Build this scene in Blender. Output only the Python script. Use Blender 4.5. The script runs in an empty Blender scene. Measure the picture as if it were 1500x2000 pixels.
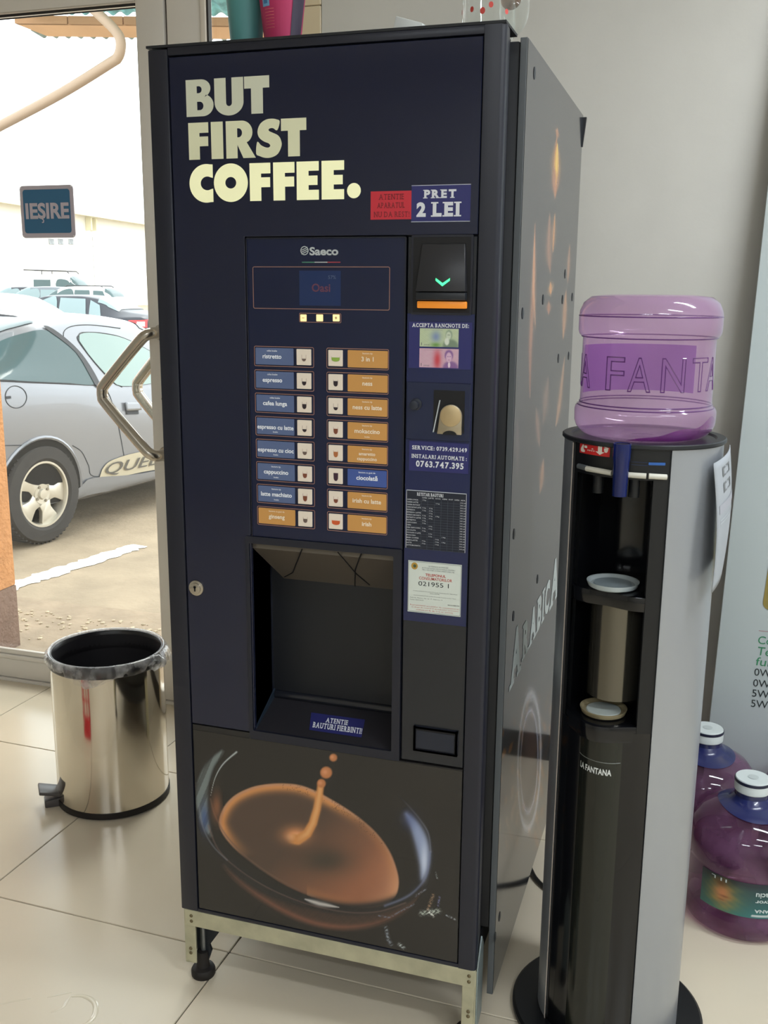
import bpy, bmesh, math, random
import numpy as np
from mathutils import Vector, Matrix

random.seed(7)
SC = bpy.context.scene
COL = SC.collection
PI = math.pi

# ------------------------------------------------------------------ camera
F_PX, YAW, PITCH, ROLL = 1938.97, 0.30838, 0.21756, 0.008917
CAM = np.array([0.91466, -1.56107, 1.36739])
def cam_axes():
    cy, sy = math.cos(YAW), math.sin(YAW)
    f = np.array([-sy*math.cos(PITCH), cy*math.cos(PITCH), -math.sin(PITCH)])
    r = np.array([cy, sy, 0.0]); u = np.cross(r, f)
    c, s = math.cos(ROLL), math.sin(ROLL)
    return c*r+s*u, -s*r+c*u, f
RX, RU, RF = cam_axes()
cd = bpy.data.cameras.new('camera'); camo = bpy.data.objects.new('camera', cd); COL.objects.link(camo)
cd.sensor_fit = 'HORIZONTAL'; cd.sensor_width = 36.0; cd.lens = F_PX/1500.0*36.0
cd.clip_start = 0.05; cd.clip_end = 500
camo.matrix_world = Matrix(((RX[0], RU[0], -RF[0], CAM[0]), (RX[1], RU[1], -RF[1], CAM[1]), (RX[2], RU[2], -RF[2], CAM[2]), (0, 0, 0, 1)))
SC.camera = camo

# ------------------------------------------------------------------ world, exposure
world = bpy.data.worlds.new('overcast_sky'); SC.world = world; world.use_nodes = True
wn = world.node_tree.nodes; bg = wn['Background']
bg.inputs[0].default_value = (0.93, 0.97, 1.0, 1); bg.inputs[1].default_value = 3.4
SC.view_settings.view_transform = 'Standard'; SC.view_settings.look = 'None'
SC.view_settings.exposure = 0.3; SC.view_settings.gamma = 1.0
SC.view_settings.use_curve_mapping = False
sun = bpy.data.lights.new('sun', 'SUN'); sun.energy = 1.8; sun.angle = math.radians(26); sun.color = (1, .97, .91)
suno = bpy.data.objects.new('sun', sun); COL.objects.link(suno); suno.location = (0, 10, 12)
suno.rotation_euler = Vector((0.02, -0.55, -0.85)).to_track_quat('-Z', 'Y').to_euler()
LAMP_POWER = 25.0

# ------------------------------------------------------------------ pixel -> place helpers (frame 1500x2000)
def ray(px, py):
    return RX*(px-750)/F_PX - RU*(py-1000)/F_PX + RF
def hit(px, py, axis, val):
    d = ray(px, py); t = (val-CAM[axis])/d[axis]
    return CAM+d*t
def fx(px, py, y=0.0):
    h = hit(px, py, 1, y); return float(h[0]), float(h[2])
def to_px(P):
    q = np.atleast_2d(P)-CAM; z = q@RF
    return 750+F_PX*(q@RX)/z, 1000-F_PX*(q@RU)/z

# ------------------------------------------------------------------ materials
def lin(c):
    if isinstance(c, str): c = tuple(int(c[i:i+2], 16) for i in (1, 3, 5))
    return tuple((x/255/12.92 if x/255 <= .04045 else ((x/255+.055)/1.055)**2.4) for x in c[:3])
MC = {}
def mat(name, c, rough=.5, metal=0., var=0., vs=8., bump=0., bs=60., coat=0., emit=0., ecol=None, spec=.5, trans=0., ior=1.45, stretch=None):
    if name in MC: return MC[name]
    m = bpy.data.materials.new(name); m.use_nodes = True; nt = m.node_tree; b = nt.nodes['Principled BSDF']
    L = lin(c); b.inputs['Base Color'].default_value = L+(1,)
    b.inputs['Roughness'].default_value = rough; b.inputs['Metallic'].default_value = metal
    b.inputs['Specular IOR Level'].default_value = spec; b.inputs['IOR'].default_value = ior
    if coat: b.inputs['Coat Weight'].default_value = coat; b.inputs['Coat Roughness'].default_value = .03
    if trans: b.inputs['Transmission Weight'].default_value = trans
    if emit:
        b.inputs['Emission Color'].default_value = (lin(ecol) if ecol else L)+(1,); b.inputs['Emission Strength'].default_value = emit
    tc = nt.nodes.new('ShaderNodeTexCoord'); src = tc.outputs['Object']
    if stretch:
        mp = nt.nodes.new('ShaderNodeMapping'); mp.inputs['Scale'].default_value = stretch; nt.links.new(src, mp.inputs[0]); src = mp.outputs[0]
    if var:
        n = nt.nodes.new('ShaderNodeTexNoise'); n.inputs['Scale'].default_value = vs; n.inputs['Detail'].default_value = 6; nt.links.new(src, n.inputs['Vector'])
        r = nt.nodes.new('ShaderNodeValToRGB'); nt.links.new(n.outputs['Fac'], r.inputs[0])
        r.color_ramp.elements[0].position = .3; r.color_ramp.elements[1].position = .7
        r.color_ramp.elements[0].color = tuple(x*(1-var) for x in L)+(1,); r.color_ramp.elements[1].color = tuple(min(1, x*(1+var)) for x in L)+(1,)
        nt.links.new(r.outputs[0], b.inputs['Base Color'])
    if bump:
        n2 = nt.nodes.new('ShaderNodeTexNoise'); n2.inputs['Scale'].default_value = bs; n2.inputs['Detail'].default_value = 4; nt.links.new(src, n2.inputs['Vector'])
        bp = nt.nodes.new('ShaderNodeBump'); bp.inputs['Strength'].default_value = bump; bp.inputs['Distance'].default_value = .01
        nt.links.new(n2.outputs['Fac'], bp.inputs['Height']); nt.links.new(bp.outputs[0], b.inputs['Normal'])
    MC[name] = m; return m
def clear(name, tint, diff=None, dfac=0., rough=.03, gloss=1.0, cloud=0.):
    """thin clear sheet: tinted see-through + fresnel gloss (+ a little milky body)"""
    if name in MC: return MC[name]
    m = bpy.data.materials.new(name); m.use_nodes = True; nt = m.node_tree; N = nt.nodes; Lk = nt.links
    N.remove(N['Principled BSDF']); out = N['Material Output']
    t = N.new('ShaderNodeBsdfTransparent'); t.inputs[0].default_value = lin(tint)+(1,)
    cur = t.outputs[0]
    if dfac:
        d = N.new('ShaderNodeBsdfDiffuse'); d.inputs[0].default_value = lin(diff)+(1,)
        tl = N.new('ShaderNodeBsdfTranslucent'); tl.inputs[0].default_value = lin(diff)+(1,)
        md = N.new('ShaderNodeMixShader'); md.inputs[0].default_value = .5; Lk.new(d.outputs[0], md.inputs[1]); Lk.new(tl.outputs[0], md.inputs[2])
        mx = N.new('ShaderNodeMixShader'); mx.inputs[0].default_value = dfac; Lk.new(cur, mx.inputs[1]); Lk.new(md.outputs[0], mx.inputs[2]); cur = mx.outputs[0]
        if cloud:
            tc = N.new('ShaderNodeTexCoord'); n = N.new('ShaderNodeTexNoise'); n.inputs['Scale'].default_value = cloud; n.inputs['Detail'].default_value = 5
            Lk.new(tc.outputs['Object'], n.inputs['Vector']); mr = N.new('ShaderNodeMapRange'); mr.inputs[1].default_value = .40; mr.inputs[2].default_value = .66
            mr.inputs[3].default_value = dfac*.15; mr.inputs[4].default_value = min(1, dfac*1.8); Lk.new(n.outputs['Fac'], mr.inputs[0]); Lk.new(mr.outputs[0], mx.inputs[0])
    g = N.new('ShaderNodeBsdfGlossy'); g.inputs['Roughness'].default_value = rough; g.inputs[0].default_value = (gloss, gloss, gloss, 1)
    fr = N.new('ShaderNodeFresnel'); ge = N.new('ShaderNodeNewGeometry'); im = N.new('ShaderNodeMapRange')   # thin sheet: same fresnel from both sides
    im.inputs[3].default_value = 1.45; im.inputs[4].default_value = 1/1.45; Lk.new(ge.outputs['Backfacing'], im.inputs[0]); Lk.new(im.outputs[0], fr.inputs[0])
    mx2 = N.new('ShaderNodeMixShader'); Lk.new(fr.outputs[0], mx2.inputs[0]); Lk.new(cur, mx2.inputs[1]); Lk.new(g.outputs[0], mx2.inputs[2])
    Lk.new(mx2.outputs[0], out.inputs[0]); MC[name] = m; return m
def printmat(name, rough=.35, coat=0., emit=0.):
    """printed sheet: colours come from the print itself (colour attribute)"""
    if name in MC: return MC[name]
    m = bpy.data.materials.new(name); m.use_nodes = True; nt = m.node_tree; b = nt.nodes['Principled BSDF']
    a = nt.nodes.new('ShaderNodeAttribute'); a.attribute_name = 'Col'; nt.links.new(a.outputs['Color'], b.inputs['Base Color'])
    b.inputs['Roughness'].default_value = rough
    if coat: b.inputs['Coat Weight'].default_value = coat; b.inputs['Coat Roughness'].default_value = .04
    else: b.inputs['Specular IOR Level'].default_value = .35
    MC[name] = m; return m

# ------------------------------------------------------------------ mesh helpers
class MB:
    def __init__(s): s.v = []; s.f = []
    def add(s, v, f):
        o = len(s.v); s.v += [tuple(map(float, p)) for p in v]; s.f += [tuple(i+o for i in q) for q in f]; return s
    def box(s, x0, x1, y0, y1, z0, z1):
        x0, x1 = sorted((x0, x1)); y0, y1 = sorted((y0, y1)); z0, z1 = sorted((z0, z1))
        return s.add([(x0, y0, z0), (x1, y0, z0), (x1, y1, z0), (x0, y1, z0), (x0, y0, z1), (x1, y0, z1), (x1, y1, z1), (x0, y1, z1)],
                     [(3, 2, 1, 0), (4, 5, 6, 7), (0, 1, 5, 4), (1, 2, 6, 5), (2, 3, 7, 6), (3, 0, 4, 7)])
    def hexa(s, p):  # 8 points: bottom ring 0-3, top ring 4-7
        return s.add(p, [(3, 2, 1, 0), (4, 5, 6, 7), (0, 1, 5, 4), (1, 2, 6, 5), (2, 3, 7, 6), (3, 0, 4, 7)])
    def prism(s, poly, a0, a1, axis='y'):
        """poly: (x,z) for axis y, (x,y) for axis z, (y,z) for axis x"""
        n = len(poly)
        mk = {'y': lambda p, a: (p[0], a, p[1]), 'z': lambda p, a: (p[0], p[1], a), 'x': lambda p, a: (a, p[0], p[1])}[axis]
        v = [mk(p, a0) for p in poly]+[mk(p, a1) for p in poly]
        return s.add(v, [tuple(range(n)), tuple(range(2*n-1, n-1, -1))]+[(i, (i+1) % n+0, (i+1) % n+n, i+n)[::-1] for i in range(n)])
    def lathe(s, prof, n=48, c=(0, 0), a0=0., a1=2*PI, ax=None):
        """prof [(r,z)]; partial arcs allowed; angle t -> (sin t, -cos t)"""
        full = abs(a1-a0-2*PI) < 1e-6; m = n if full else n+1; v = []
        for i in range(m):
            t = a0+(a1-a0)*i/n
            for r, z in prof: v.append((c[0]+r*math.sin(t), c[1]-r*math.cos(t), z))
        k = len(prof); f = []
        for i in range(n):
            j = (i+1) % m
            for q in range(k-1): f.append((i*k+q, j*k+q, j*k+q+1, i*k+q+1))
        if ax is not None:
            M = ax; v = [tuple(M@Vector(p)) for p in v]
        return s.add(v, f)
    def tube(s, pts, r, n=10, closed=False, caps=True, flat=None):
        P = [Vector(p) for p in pts]; k = len(P); rr = r if isinstance(r, (list, tuple)) else [r]*k
        up = None; v = []
        for i in range(k):
            if closed: d = (P[(i+1) % k]-P[i-1])
            else: d = P[min(i+1, k-1)]-P[max(i-1, 0)]
            d.normalize()
            if up is None:
                up = Vector((0, 0, 1)) if abs(d.z) < .9 else Vector((1, 0, 0))
            a = up-d*up.dot(d)
            if a.length < 1e-6: a = Vector((1, 0, 0))-d*d.x
            a.normalize(); b = d.cross(a); up = a
            for j in range(n):
                t = 2*PI*j/n; v.append(P[i]+(a*math.cos(t)+b*math.sin(t)*(flat or 1))*rr[i])
        f = []
        for i in range(k if closed else k-1):
            i2 = (i+1) % k
            for j in range(n): f.append((i*n+j, i*n+(j+1) % n, i2*n+(j+1) % n, i2*n+j))
        if caps and not closed: f += [tuple(range(n))[::-1], tuple((k-1)*n+j for j in range(n))]
        return s.add(v, f)
    def grid(s, fn, nu, nv):
        v = [fn(i/nu, j/nv) for i in range(nu+1) for j in range(nv+1)]
        return s.add(v, [(i*(nv+1)+j, (i+1)*(nv+1)+j, (i+1)*(nv+1)+j+1, i*(nv+1)+j+1) for i in range(nu) for j in range(nv)])
    def sphere(s, c, r, n=12, sc=(1, 1, 1)):
        prof = [(math.sin(PI*i/n)*1.0, -math.cos(PI*i/n)) for i in range(n+1)]
        b = MB().lathe(prof, n*2); return s.add([(c[0]+p[0]*r*sc[0], c[1]+p[1]*r*sc[1], c[2]+p[2]*r*sc[2]) for p in b.v], b.f)
    def ring(s, c, r0, r1, z0, z1, n=48): return s.lathe([(r0, z0), (r1, z0), (r1, z1), (r0, z1), (r0, z0)], n, c)
    def cyl(s, c, r, z0, z1, n=32): return s.lathe([(0, z0), (r, z0), (r, z1), (0, z1)], n, c)
    def cyly(s, x, z, r, y0, y1, n=24):
        b = MB().cyl((0, 0), r, 0, 1, n); return s.add([(x+p[0], y0+(y1-y0)*p[2], z+p[1]) for p in b.v], b.f)
    def xf(s, M): s.v = [tuple(M@Vector(p)) for p in s.v]; return s

WM = {}
def obj(name, mb, m, parent=None, smooth=True, bevel=0., seg=2, angle=35., keep=False, solid=0., weld=True):
    me = bpy.data.meshes.new(name)
    v = np.array(mb.v); lo, hi = v.min(0), v.max(0)
    c = Vector(((lo[0]+hi[0])/2, (lo[1]+hi[1])/2, lo[2])) if not keep else Vector((0, 0, 0))
    me.from_pydata([tuple(Vector(p)-c) for p in mb.v], [], mb.f)
    if weld or bevel:
        bm = bmesh.new(); bm.from_mesh(me)
        bmesh.ops.remove_doubles(bm, verts=bm.verts, dist=1e-6)
        bmesh.ops.recalc_face_normals(bm, faces=bm.faces)
        if bevel:
            es = [e for e in bm.edges if len(e.link_faces) == 2 and e.calc_face_angle(0) > .5]
            bmesh.ops.bevel(bm, geom=es, offset=bevel, segments=seg, affect='EDGES', profile=.5, clamp_overlap=True)
        bm.to_mesh(me); bm.free()
    if smooth:
        me.shade_smooth(); me.set_sharp_from_angle(angle=math.radians(angle))
    me.materials.append(m); me.update()
    o = bpy.data.objects.new(name, me); COL.objects.link(o); o.location = c
    if solid:
        md = o.modifiers.new('thickness', 'SOLIDIFY'); md.thickness = solid; md.offset = 0
    WM[o.name] = Matrix.Translation(c)
    if parent is not None: setp(o, parent)
    return o
def setp(o, parent): o.parent = parent; o.matrix_parent_inverse = WM[parent.name].inverted()
def thing(name, label, cat, loc=(0, 0, 0), group=None):
    o = bpy.data.objects.new(name, None); COL.objects.link(o); o.location = loc; o.empty_display_size = .1
    o['label'] = label; o['category'] = cat
    if group: o['group'] = group
    WM[o.name] = Matrix.Translation(Vector(loc)); return o
def tag(o, label, cat, group=None):
    o['label'] = label; o['category'] = cat
    if group: o['group'] = group
    return o
def plabel(o, label): o['label'] = label; return o
def struct(o): o['kind'] = 'structure'; return o

# ---- lettering
TX = {}
def glyphs(s, bold=0., res=3, shear=0., space=1.0):
    k = (s, bold, res, shear, space)
    if k in TX: return TX[k]
    cu = bpy.data.curves.new('t', 'FONT'); cu.body = s; cu.offset = bold; cu.resolution_u = res; cu.shear = shear; cu.space_character = space
    o = bpy.data.objects.new('t', cu); COL.objects.link(o); bpy.context.view_layer.update()
    me = bpy.data.meshes.new_from_object(o.evaluated_get(bpy.context.evaluated_depsgraph_get()))
    v = [(p.co.x, p.co.y) for p in me.vertices]; f = [tuple(q.vertices) for q in me.polygons]
    bpy.data.meshes.remove(me); bpy.data.objects.remove(o); bpy.data.curves.remove(cu)
    if bold:   # an over-thickened outline can spike: fall back to a lighter weight
        w0 = np.array(glyphs(s, 0., res, shear, space)[0]); w1 = np.array(v)
        if (np.abs(w1.max(0)-w0.max(0)) > .2).any() or (np.abs(w1.min(0)-w0.min(0)) > .2).any(): v, f = glyphs(s, bold*.5 if bold > .006 else 0., res, shear, space)
    TX[k] = (v, f); return TX[k]
SERIF = dict(A='bl br', B='tl bl', D='tl bl', E='tl bl', F='tl bl', I='tc bc', L='tl bl', M='tl bl tr br', N='tl bl tr', P='tl bl', R='tl bl br', T='bc', U='tl tr', V='tl tr')
SERIF['1'] = 'bc'; SERIF['4'] = 'bq'
def slab(s, bold=.03, res=3, shear=0.):
    V, Fc = [], []; x = 0.
    for ch in s:
        if ch == ' ': x += .3; continue
        v, f = glyphs(ch, bold, res); xs = [p[0] for p in v]; ys = [p[1] for p in v]; w = max(xs)-min(xs); mn = min(xs)
        o = len(V); V += [(p[0]-mn+x, p[1], 0.) for p in v]; Fc += [tuple(i+o for i in q) for q in f]
        st = .11+bold*2; y0, y1 = min(ys), max(ys)
        for sn, q in enumerate(SERIF.get(ch, '').split()):
            lf_ = 1.+.5*sn
            cx = {'l': st/2, 'r': w-st/2, 'c': w/2, 'q': w*.72}[q[1]]; cx += x; hw = st*.95
            a, b = (y1-.075, y1) if q[0] == 't' else (y0, y0+.075)
            o = len(V); V += [(cx-hw, a, lf_), (cx+hw, a, lf_), (cx+hw, b, lf_), (cx-hw, b, lf_)]; Fc.append((o, o+1, o+2, o+3))
        x += w+.1+(.05 if ch in SERIF else 0)
    if shear: V = [(p[0]+p[1]*shear, p[1], p[2]) for p in V]
    return V, Fc
def lay(mb, vf, O, U, V, N=(0, 0, 0), bbox=None, warp=None):
    """fit flat lettering into parallelogram O + a*U + b*V"""
    v, f = vf; a = np.array(v); lift = a[:, 2:3] if a.shape[1] > 2 else None; a = a[:, :2]; lo, hi = (a.min(0), a.max(0)) if bbox is None else (np.array(bbox[0]), np.array(bbox[1]))
    a = (a-lo)/(hi-lo); O, U, V, N = map(np.array, (O, U, V, N))
    p = O+a[:, :1]*U+a[:, 1:]*V+N if warp is None else np.array([warp(q[0], q[1]) for q in a])
    if lift is not None and warp is None:   # serifs sit a hair above the stems
        nn = np.cross(U, V); p = p+lift*nn/np.linalg.norm(nn)*.00012
    return mb.add(p, f)
def ftext(mb, vf, bl, tr, y):
    """lettering on a plane facing the front (-y): pixel corners bottom-left, top-right"""
    x0, z0 = fx(bl[0], bl[1], y); x1, z1 = fx(tr[0], tr[1], y)
    return lay(mb, vf, (x0, y, z0), (x1-x0, 0, 0), (0, 0, z1-z0))
def xtext(mb, vf, x0, x1, z0, z1, y): return lay(mb, vf, (x0, y, z0), (x1-x0, 0, 0), (0, 0, z1-z0))
def outline(polys, bevel=0):
    """fill flat outlines (with holes) -> verts, faces"""
    cu = bpy.data.curves.new('o', 'CURVE'); cu.dimensions = '2D'; cu.fill_mode = 'BOTH'
    for pl in polys:
        sp = cu.splines.new('POLY'); sp.points.add(len(pl)-1); sp.use_cyclic_u = True
        for i, q in enumerate(pl): sp.points[i].co = (q[0], q[1], 0, 1)
    o = bpy.data.objects.new('o', cu); COL.objects.link(o); bpy.context.view_layer.update()
    me = bpy.data.meshes.new_from_object(o.evaluated_get(bpy.context.evaluated_depsgraph_get()))
    v = [(p.co.x, p.co.y) for p in me.vertices]; f = [tuple(q.vertices) for q in me.polygons]
    bpy.data.meshes.remove(me); bpy.data.objects.remove(o); bpy.data.curves.remove(cu)
    return v, f
def print_sheet(name, pts, nu, nv, col, m, parent):
    """pts(u,v)->xyz arrays ; col(u,v)->sRGB arrays : a printed sheet with its own colours"""
    u, v = np.meshgrid(np.linspace(0, 1, nu+1), np.linspace(0, 1, nv+1), indexing='ij'); u = u.ravel(); v = v.ravel()
    P = pts(u, v); C = np.clip(col(u, v), 0, 255)/255.
    C = np.where(C <= .04045, C/12.92, ((C+.055)/1.055)**2.4)
    mb = MB(); mb.v = [tuple(p) for p in P]
    mb.f = [(i*(nv+1)+j, (i+1)*(nv+1)+j, (i+1)*(nv+1)+j+1, i*(nv+1)+j+1) for i in range(nu) for j in range(nv)]
    o = obj(name, mb, m, parent, weld=False, smooth=False)
    at = o.data.color_attributes.new('Col', 'FLOAT_COLOR', 'POINT')
    at.data.foreach_set('color', np.c_[C, np.ones(len(C))].astype(np.float32).ravel()); return o
def seg_dist(x, y, pl, w=None):
    """distance to polyline and interpolated width parameter"""
    best = np.full(x.shape, 1e9); bt = np.zeros(x.shape); tot = len(pl)-1
    for i in range(tot):
        (ax, ay), (bx, by) = pl[i][:2], pl[i+1][:2]; dx, dy = bx-ax, by-ay
        t = np.clip(((x-ax)*dx+(y-ay)*dy)/(dx*dx+dy*dy+1e-9), 0, 1); d = np.hypot(x-ax-t*dx, y-ay-t*dy)
        k = d < best; best = np.where(k, d, best); bt = np.where(k, (i+t)/tot, bt)
    return best, bt
def inside(x, y, pl):
    r = np.zeros(x.shape, bool); n = len(pl)
    for i in range(n):
        (ax, ay), (bx, by) = pl[i], pl[i-1]
        k = ((ay > y) != (by > y)) & (x < (bx-ax)*(y-ay)/(by-ay+1e-12)+ax); r ^= k
    return r
def smooth_poly(pl, n=6, closed=True):
    P = [np.array(p, float) for p in pl]; k = len(P); out = []
    for i in range(k if closed else k-1):
        g = (lambda j: P[j % k]) if closed else (lambda j: P[min(max(j, 0), k-1)])
        p0, p1, p2, p3 = g(i-1), g(i), g(i+1), g(i+2)
        for j in range(n):
            t = j/n; out.append(tuple(.5*((2*p1)+(-p0+p2)*t+(2*p0-5*p1+4*p2-p3)*t*t+(-p0+3*p1-3*p2+p3)*t**3)))
    if not closed: out.append(tuple(P[-1]))
    return out
def rrect(x0, x1, z0, z1, r, n=5):
    o = []
    for cx, cz, a in ((x1-r, z1-r, 0), (x0+r, z1-r, 90), (x0+r, z0+r, 180), (x1-r, z0+r, 270)):
        for i in range(n+1): t = math.radians(a+90*i/n); o.append((cx+r*math.cos(t), cz+r*math.sin(t)))
    return o

# ================================================================== the setting
XL, XR, YB, YF, ZC = -2.6, 3.2, 1.22, -4.6, 2.75     # room: left, right, back (storefront), front, ceiling
M_grout = mat('grout_dark', '#4a443c', .9)
M_tile = mat('floor_tile_cream', '#cdc2ae', .22, var=.05, vs=2.2, bump=.02, bs=9)
M_wall = mat('wall_plaster_grey', '#cbc9c3', .9, var=.05, vs=3.5, bump=.05, bs=60)
M_wall2 = mat('wall_paint_pale', '#c9c6be', .9, var=.03, vs=2)
M_ceil = mat('ceiling_white', '#d8d6d0', .9)
M_alu = mat('frame_pvc_warm_white', '#d8d3cc', .45, var=.02, vs=5)
M_gasket = mat('gasket_black', '#241f1e', .6)
M_glass = clear('window_glass', '#fbfdfc', rough=.0)

floor = struct(obj('floor', MB().box(XL-.1, XR+.1, YF-.1, YB+.06, -.12, -.004), M_grout))
DEL = -0.0172; cD, sD = math.cos(DEL), math.sin(DEL)
TXS, TYS, TX0, TY0 = .633, .667, .0475, .107
for i in range(-6, 7):
    for j in range(-9, 4):
        cs = []
        for a, b in ((0, 0), (1, 0), (1, 1), (0, 1)):
            u = (i+a)*TXS+(.0016 if a == 0 else -.0016); w = (j+b)*TYS+(.0016 if b == 0 else -.0016)
            # joints run at a small angle to the machine
            x = TX0+u*cD-w*sD; y = TY0+u*sD+w*cD
            cs.append((min(max(x, XL-.05), XR+.05), min(max(y, YF-.05), YB+.03)))
        ar = abs(sum(cs[k-1][0]*cs[k][1]-cs[k][0]*cs[k-1][1] for k in range(4)))/2
        if ar < .004: continue
        obj('tile', MB().prism(cs, -.012, random.uniform(-.0004, 0), 'z'), M_tile, floor, bevel=.0012, seg=1)

wb = struct(obj('wall_back', MB().box(-.165, XR+.12, YB, YB+.14, 0, ZC).box(XL-.12, -.165, YB+.0, YB+.14, 2.62, ZC), M_wall))
M_cream = mat('jamb_tile_cream', '#d9c9aa', .35, var=.03, vs=4)
for k in range(7):   # cream tiles edging the window opening
    z0 = .004+k*.4275; obj('tile', MB().box(-.2385, -.1665, YB-.004, YB+.10, z0+(-.0 if k == 0 else 0), min(z0+.4255, 2.62)), M_cream, wb, bevel=.002, seg=1)
struct(obj('wall_right', MB().box(XR, XR+.12, YF, YB, 0, ZC), M_wall2))
struct(obj('wall_left', MB().box(XL-.12, XL, YF, YB+.1, 0, ZC), M_wall2))
struct(obj('wall_front', MB().box(XL-.12, XR+.12, YF-.12, YF, 0, ZC), M_wall2))
struct(obj('ceiling', MB().box(XL-.12, XR+.12, YF-.12, YB+.14, ZC, ZC+.1), M_ceil))
struct(obj('baseboard_back', MB().box(-.165, XR, YB-.012, YB, 0, .08), mat('baseboard_tile_dark', '#3d3934', .4), bevel=.003))

# glass door with its frame
ZR = 2.192
door = thing('door_1', 'tall glazed entrance door in a warm white frame with a bent steel bar handle', 'door', (-1.2, YB, 0)); del door['category']; struct(door)
ys0, ys1 = YB-.005, YB+.06
obj('door_stile', MB().box(-.7485, -.655, ys0, ys1, .012, ZR+.10), M_alu, door, bevel=.006)
obj('door_stile', MB().box(-1.70, -1.605, ys0, ys1, .012, ZR+.10), M_alu, door, bevel=.006)
obj('door_rail', MB().box(-1.605, -.7485, ys0, ys1, ZR, ZR+.10), M_alu, door, bevel=.006)
br = obj('door_rail', MB().box(-1.605, -.7485, ys0, ys1, .012, .083), M_alu, door, bevel=.006)
obj('glazing_bead', MB().box(-1.605, -.7485, ys0-.004, ys0+.02, .083, .099), M_alu, br, bevel=.004)
obj('glazing_bead', MB().box(-1.605, -.7485, ys0+.004, ys0+.02, .099, .118), M_alu, br, bevel=.004)
obj('pane', MB().box(-1.605, -.7485, YB+.022, YB+.028, .10, ZR), M_glass, door)
obj('gasket', MB().box(-1.605, -.7485, YB-.001, YB+.004, ZR-.011, ZR-.004).box(-1.605, -.7485, YB-.001, YB+.004, ZR-.018, ZR-.015), M_gasket, door)
M_steel = mat('brushed_steel', '#b9b2a8', .22, .95, var=.08, vs=6)
def bar_handle(sgn, yb):
    # bent bar: leaves the stile, runs out over the glass and back; lies in a plane tilted from the door
    pts = [(-.700, yb, 1.240), (-.702, yb+sgn*.045, 1.240), (-.718, yb+sgn*.062, 1.234), (-.750, yb+sgn*.066, 1.206), (-.866, yb+sgn*.070, 1.082), (-.878, yb+sgn*.070, 1.060), (-.878, yb+sgn*.070, 1.040),
           (-.866, yb+sgn*.070, 1.018), (-.750, yb+sgn*.066, .892), (-.718, yb+sgn*.062, .864), (-.702, yb+sgn*.045, .858), (-.700, yb, .858)]
    h = obj('bar_handle', MB().tube(smooth_poly(pts, 5, False), (.0175), 16), M_steel, door, angle=60)
    plabel(h, 'bent steel bar handle')
    for z in (1.240, .858): obj('handle_rosette', MB().cyly(-.700, z, .025, yb-.002*0, yb+sgn*.006, 20), M_steel, h)
bar_handle(-1, ys0); bar_handle(1, ys1)
lk = obj('lock_cylinder', MB().cyly(-.699, 1.034, .0085, ys0-.006, ys0+.002, 16).box(-.7035, -.6945, ys0-.005, ys0+.002, 1.012, 1.034), mat('lock_brass_dark', '#6b5a48', .35, .8), door)
obj('keyway', MB().box(-.7005, -.6975, ys0-.0068, ys0-.005, 1.030, 1.039), M_gasket, lk)
# fixed frame + side light between door and wall
win = thing('window_1', 'narrow fixed side pane between the glass door and the tiled wall edge', 'window', (-.43, YB, 0)); del win['category']; struct(win)
obj('frame_post', MB().box(-.648, -.536, YB-.002, YB+.07, 0, 2.62), M_alu, win, bevel=.005)
obj('glazing_bead', MB().box(-.536, -.519, YB-.008, YB+.02, .06, 2.58), mat('bead_pale', '#d8cfc4', .4), win, bevel=.004)
obj('gasket', MB().box(-.519, -.513, YB+.0, YB+.02, .06, 2.58), M_gasket, win)
obj('frame_sill', MB().box(-.536, -.24, YB-.002, YB+.07, 0, .08), M_alu, win, bevel=.004)
obj('frame_head', MB().box(-.536, -.24, YB-.002, YB+.07, 2.56, 2.62), M_alu, win, bevel=.004)
obj('pane', MB().box(-.513, -.24, YB+.026, YB+.032, .08, 2.56), M_glass, win)
obj('gasket', MB().box(-.655, -.648, YB+.01, YB+.05, 0, 2.62), M_gasket, win)
win2 = thing('window_2', 'fixed glazing beside and above the entrance door', 'window', (-2.1, YB, 0)); del win2['category']; struct(win2)
obj('frame_post', MB().box(-1.79, -1.705, YB-.002, YB+.07, 0, 2.62), M_alu, win2, bevel=.005)
obj('frame_head', MB().box(XL, -.648, YB-.002, YB+.07, 2.56, 2.62), M_alu, win2, bevel=.004)
obj('transom', MB().box(-1.705, -.655, YB-.002, YB+.07, ZR+.105, ZR+.16), M_alu, win2, bevel=.004)
obj('frame_sill', MB().box(XL, -1.79, YB-.002, YB+.07, 0, .10), M_alu, win2, bevel=.004)
obj('pane', MB().box(XL, -1.79, YB+.026, YB+.032, .10, 2.56), M_glass, win2)
obj('pane', MB().box(-1.705, -.655, YB+.026, YB+.032, ZR+.16, 2.56), M_glass, win2)
struct(obj('trim_1', MB().box(-1.70, -.655, YB-.01, YB+.10, -.004, .010), M_alu, bevel=.003))   # door threshold

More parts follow.
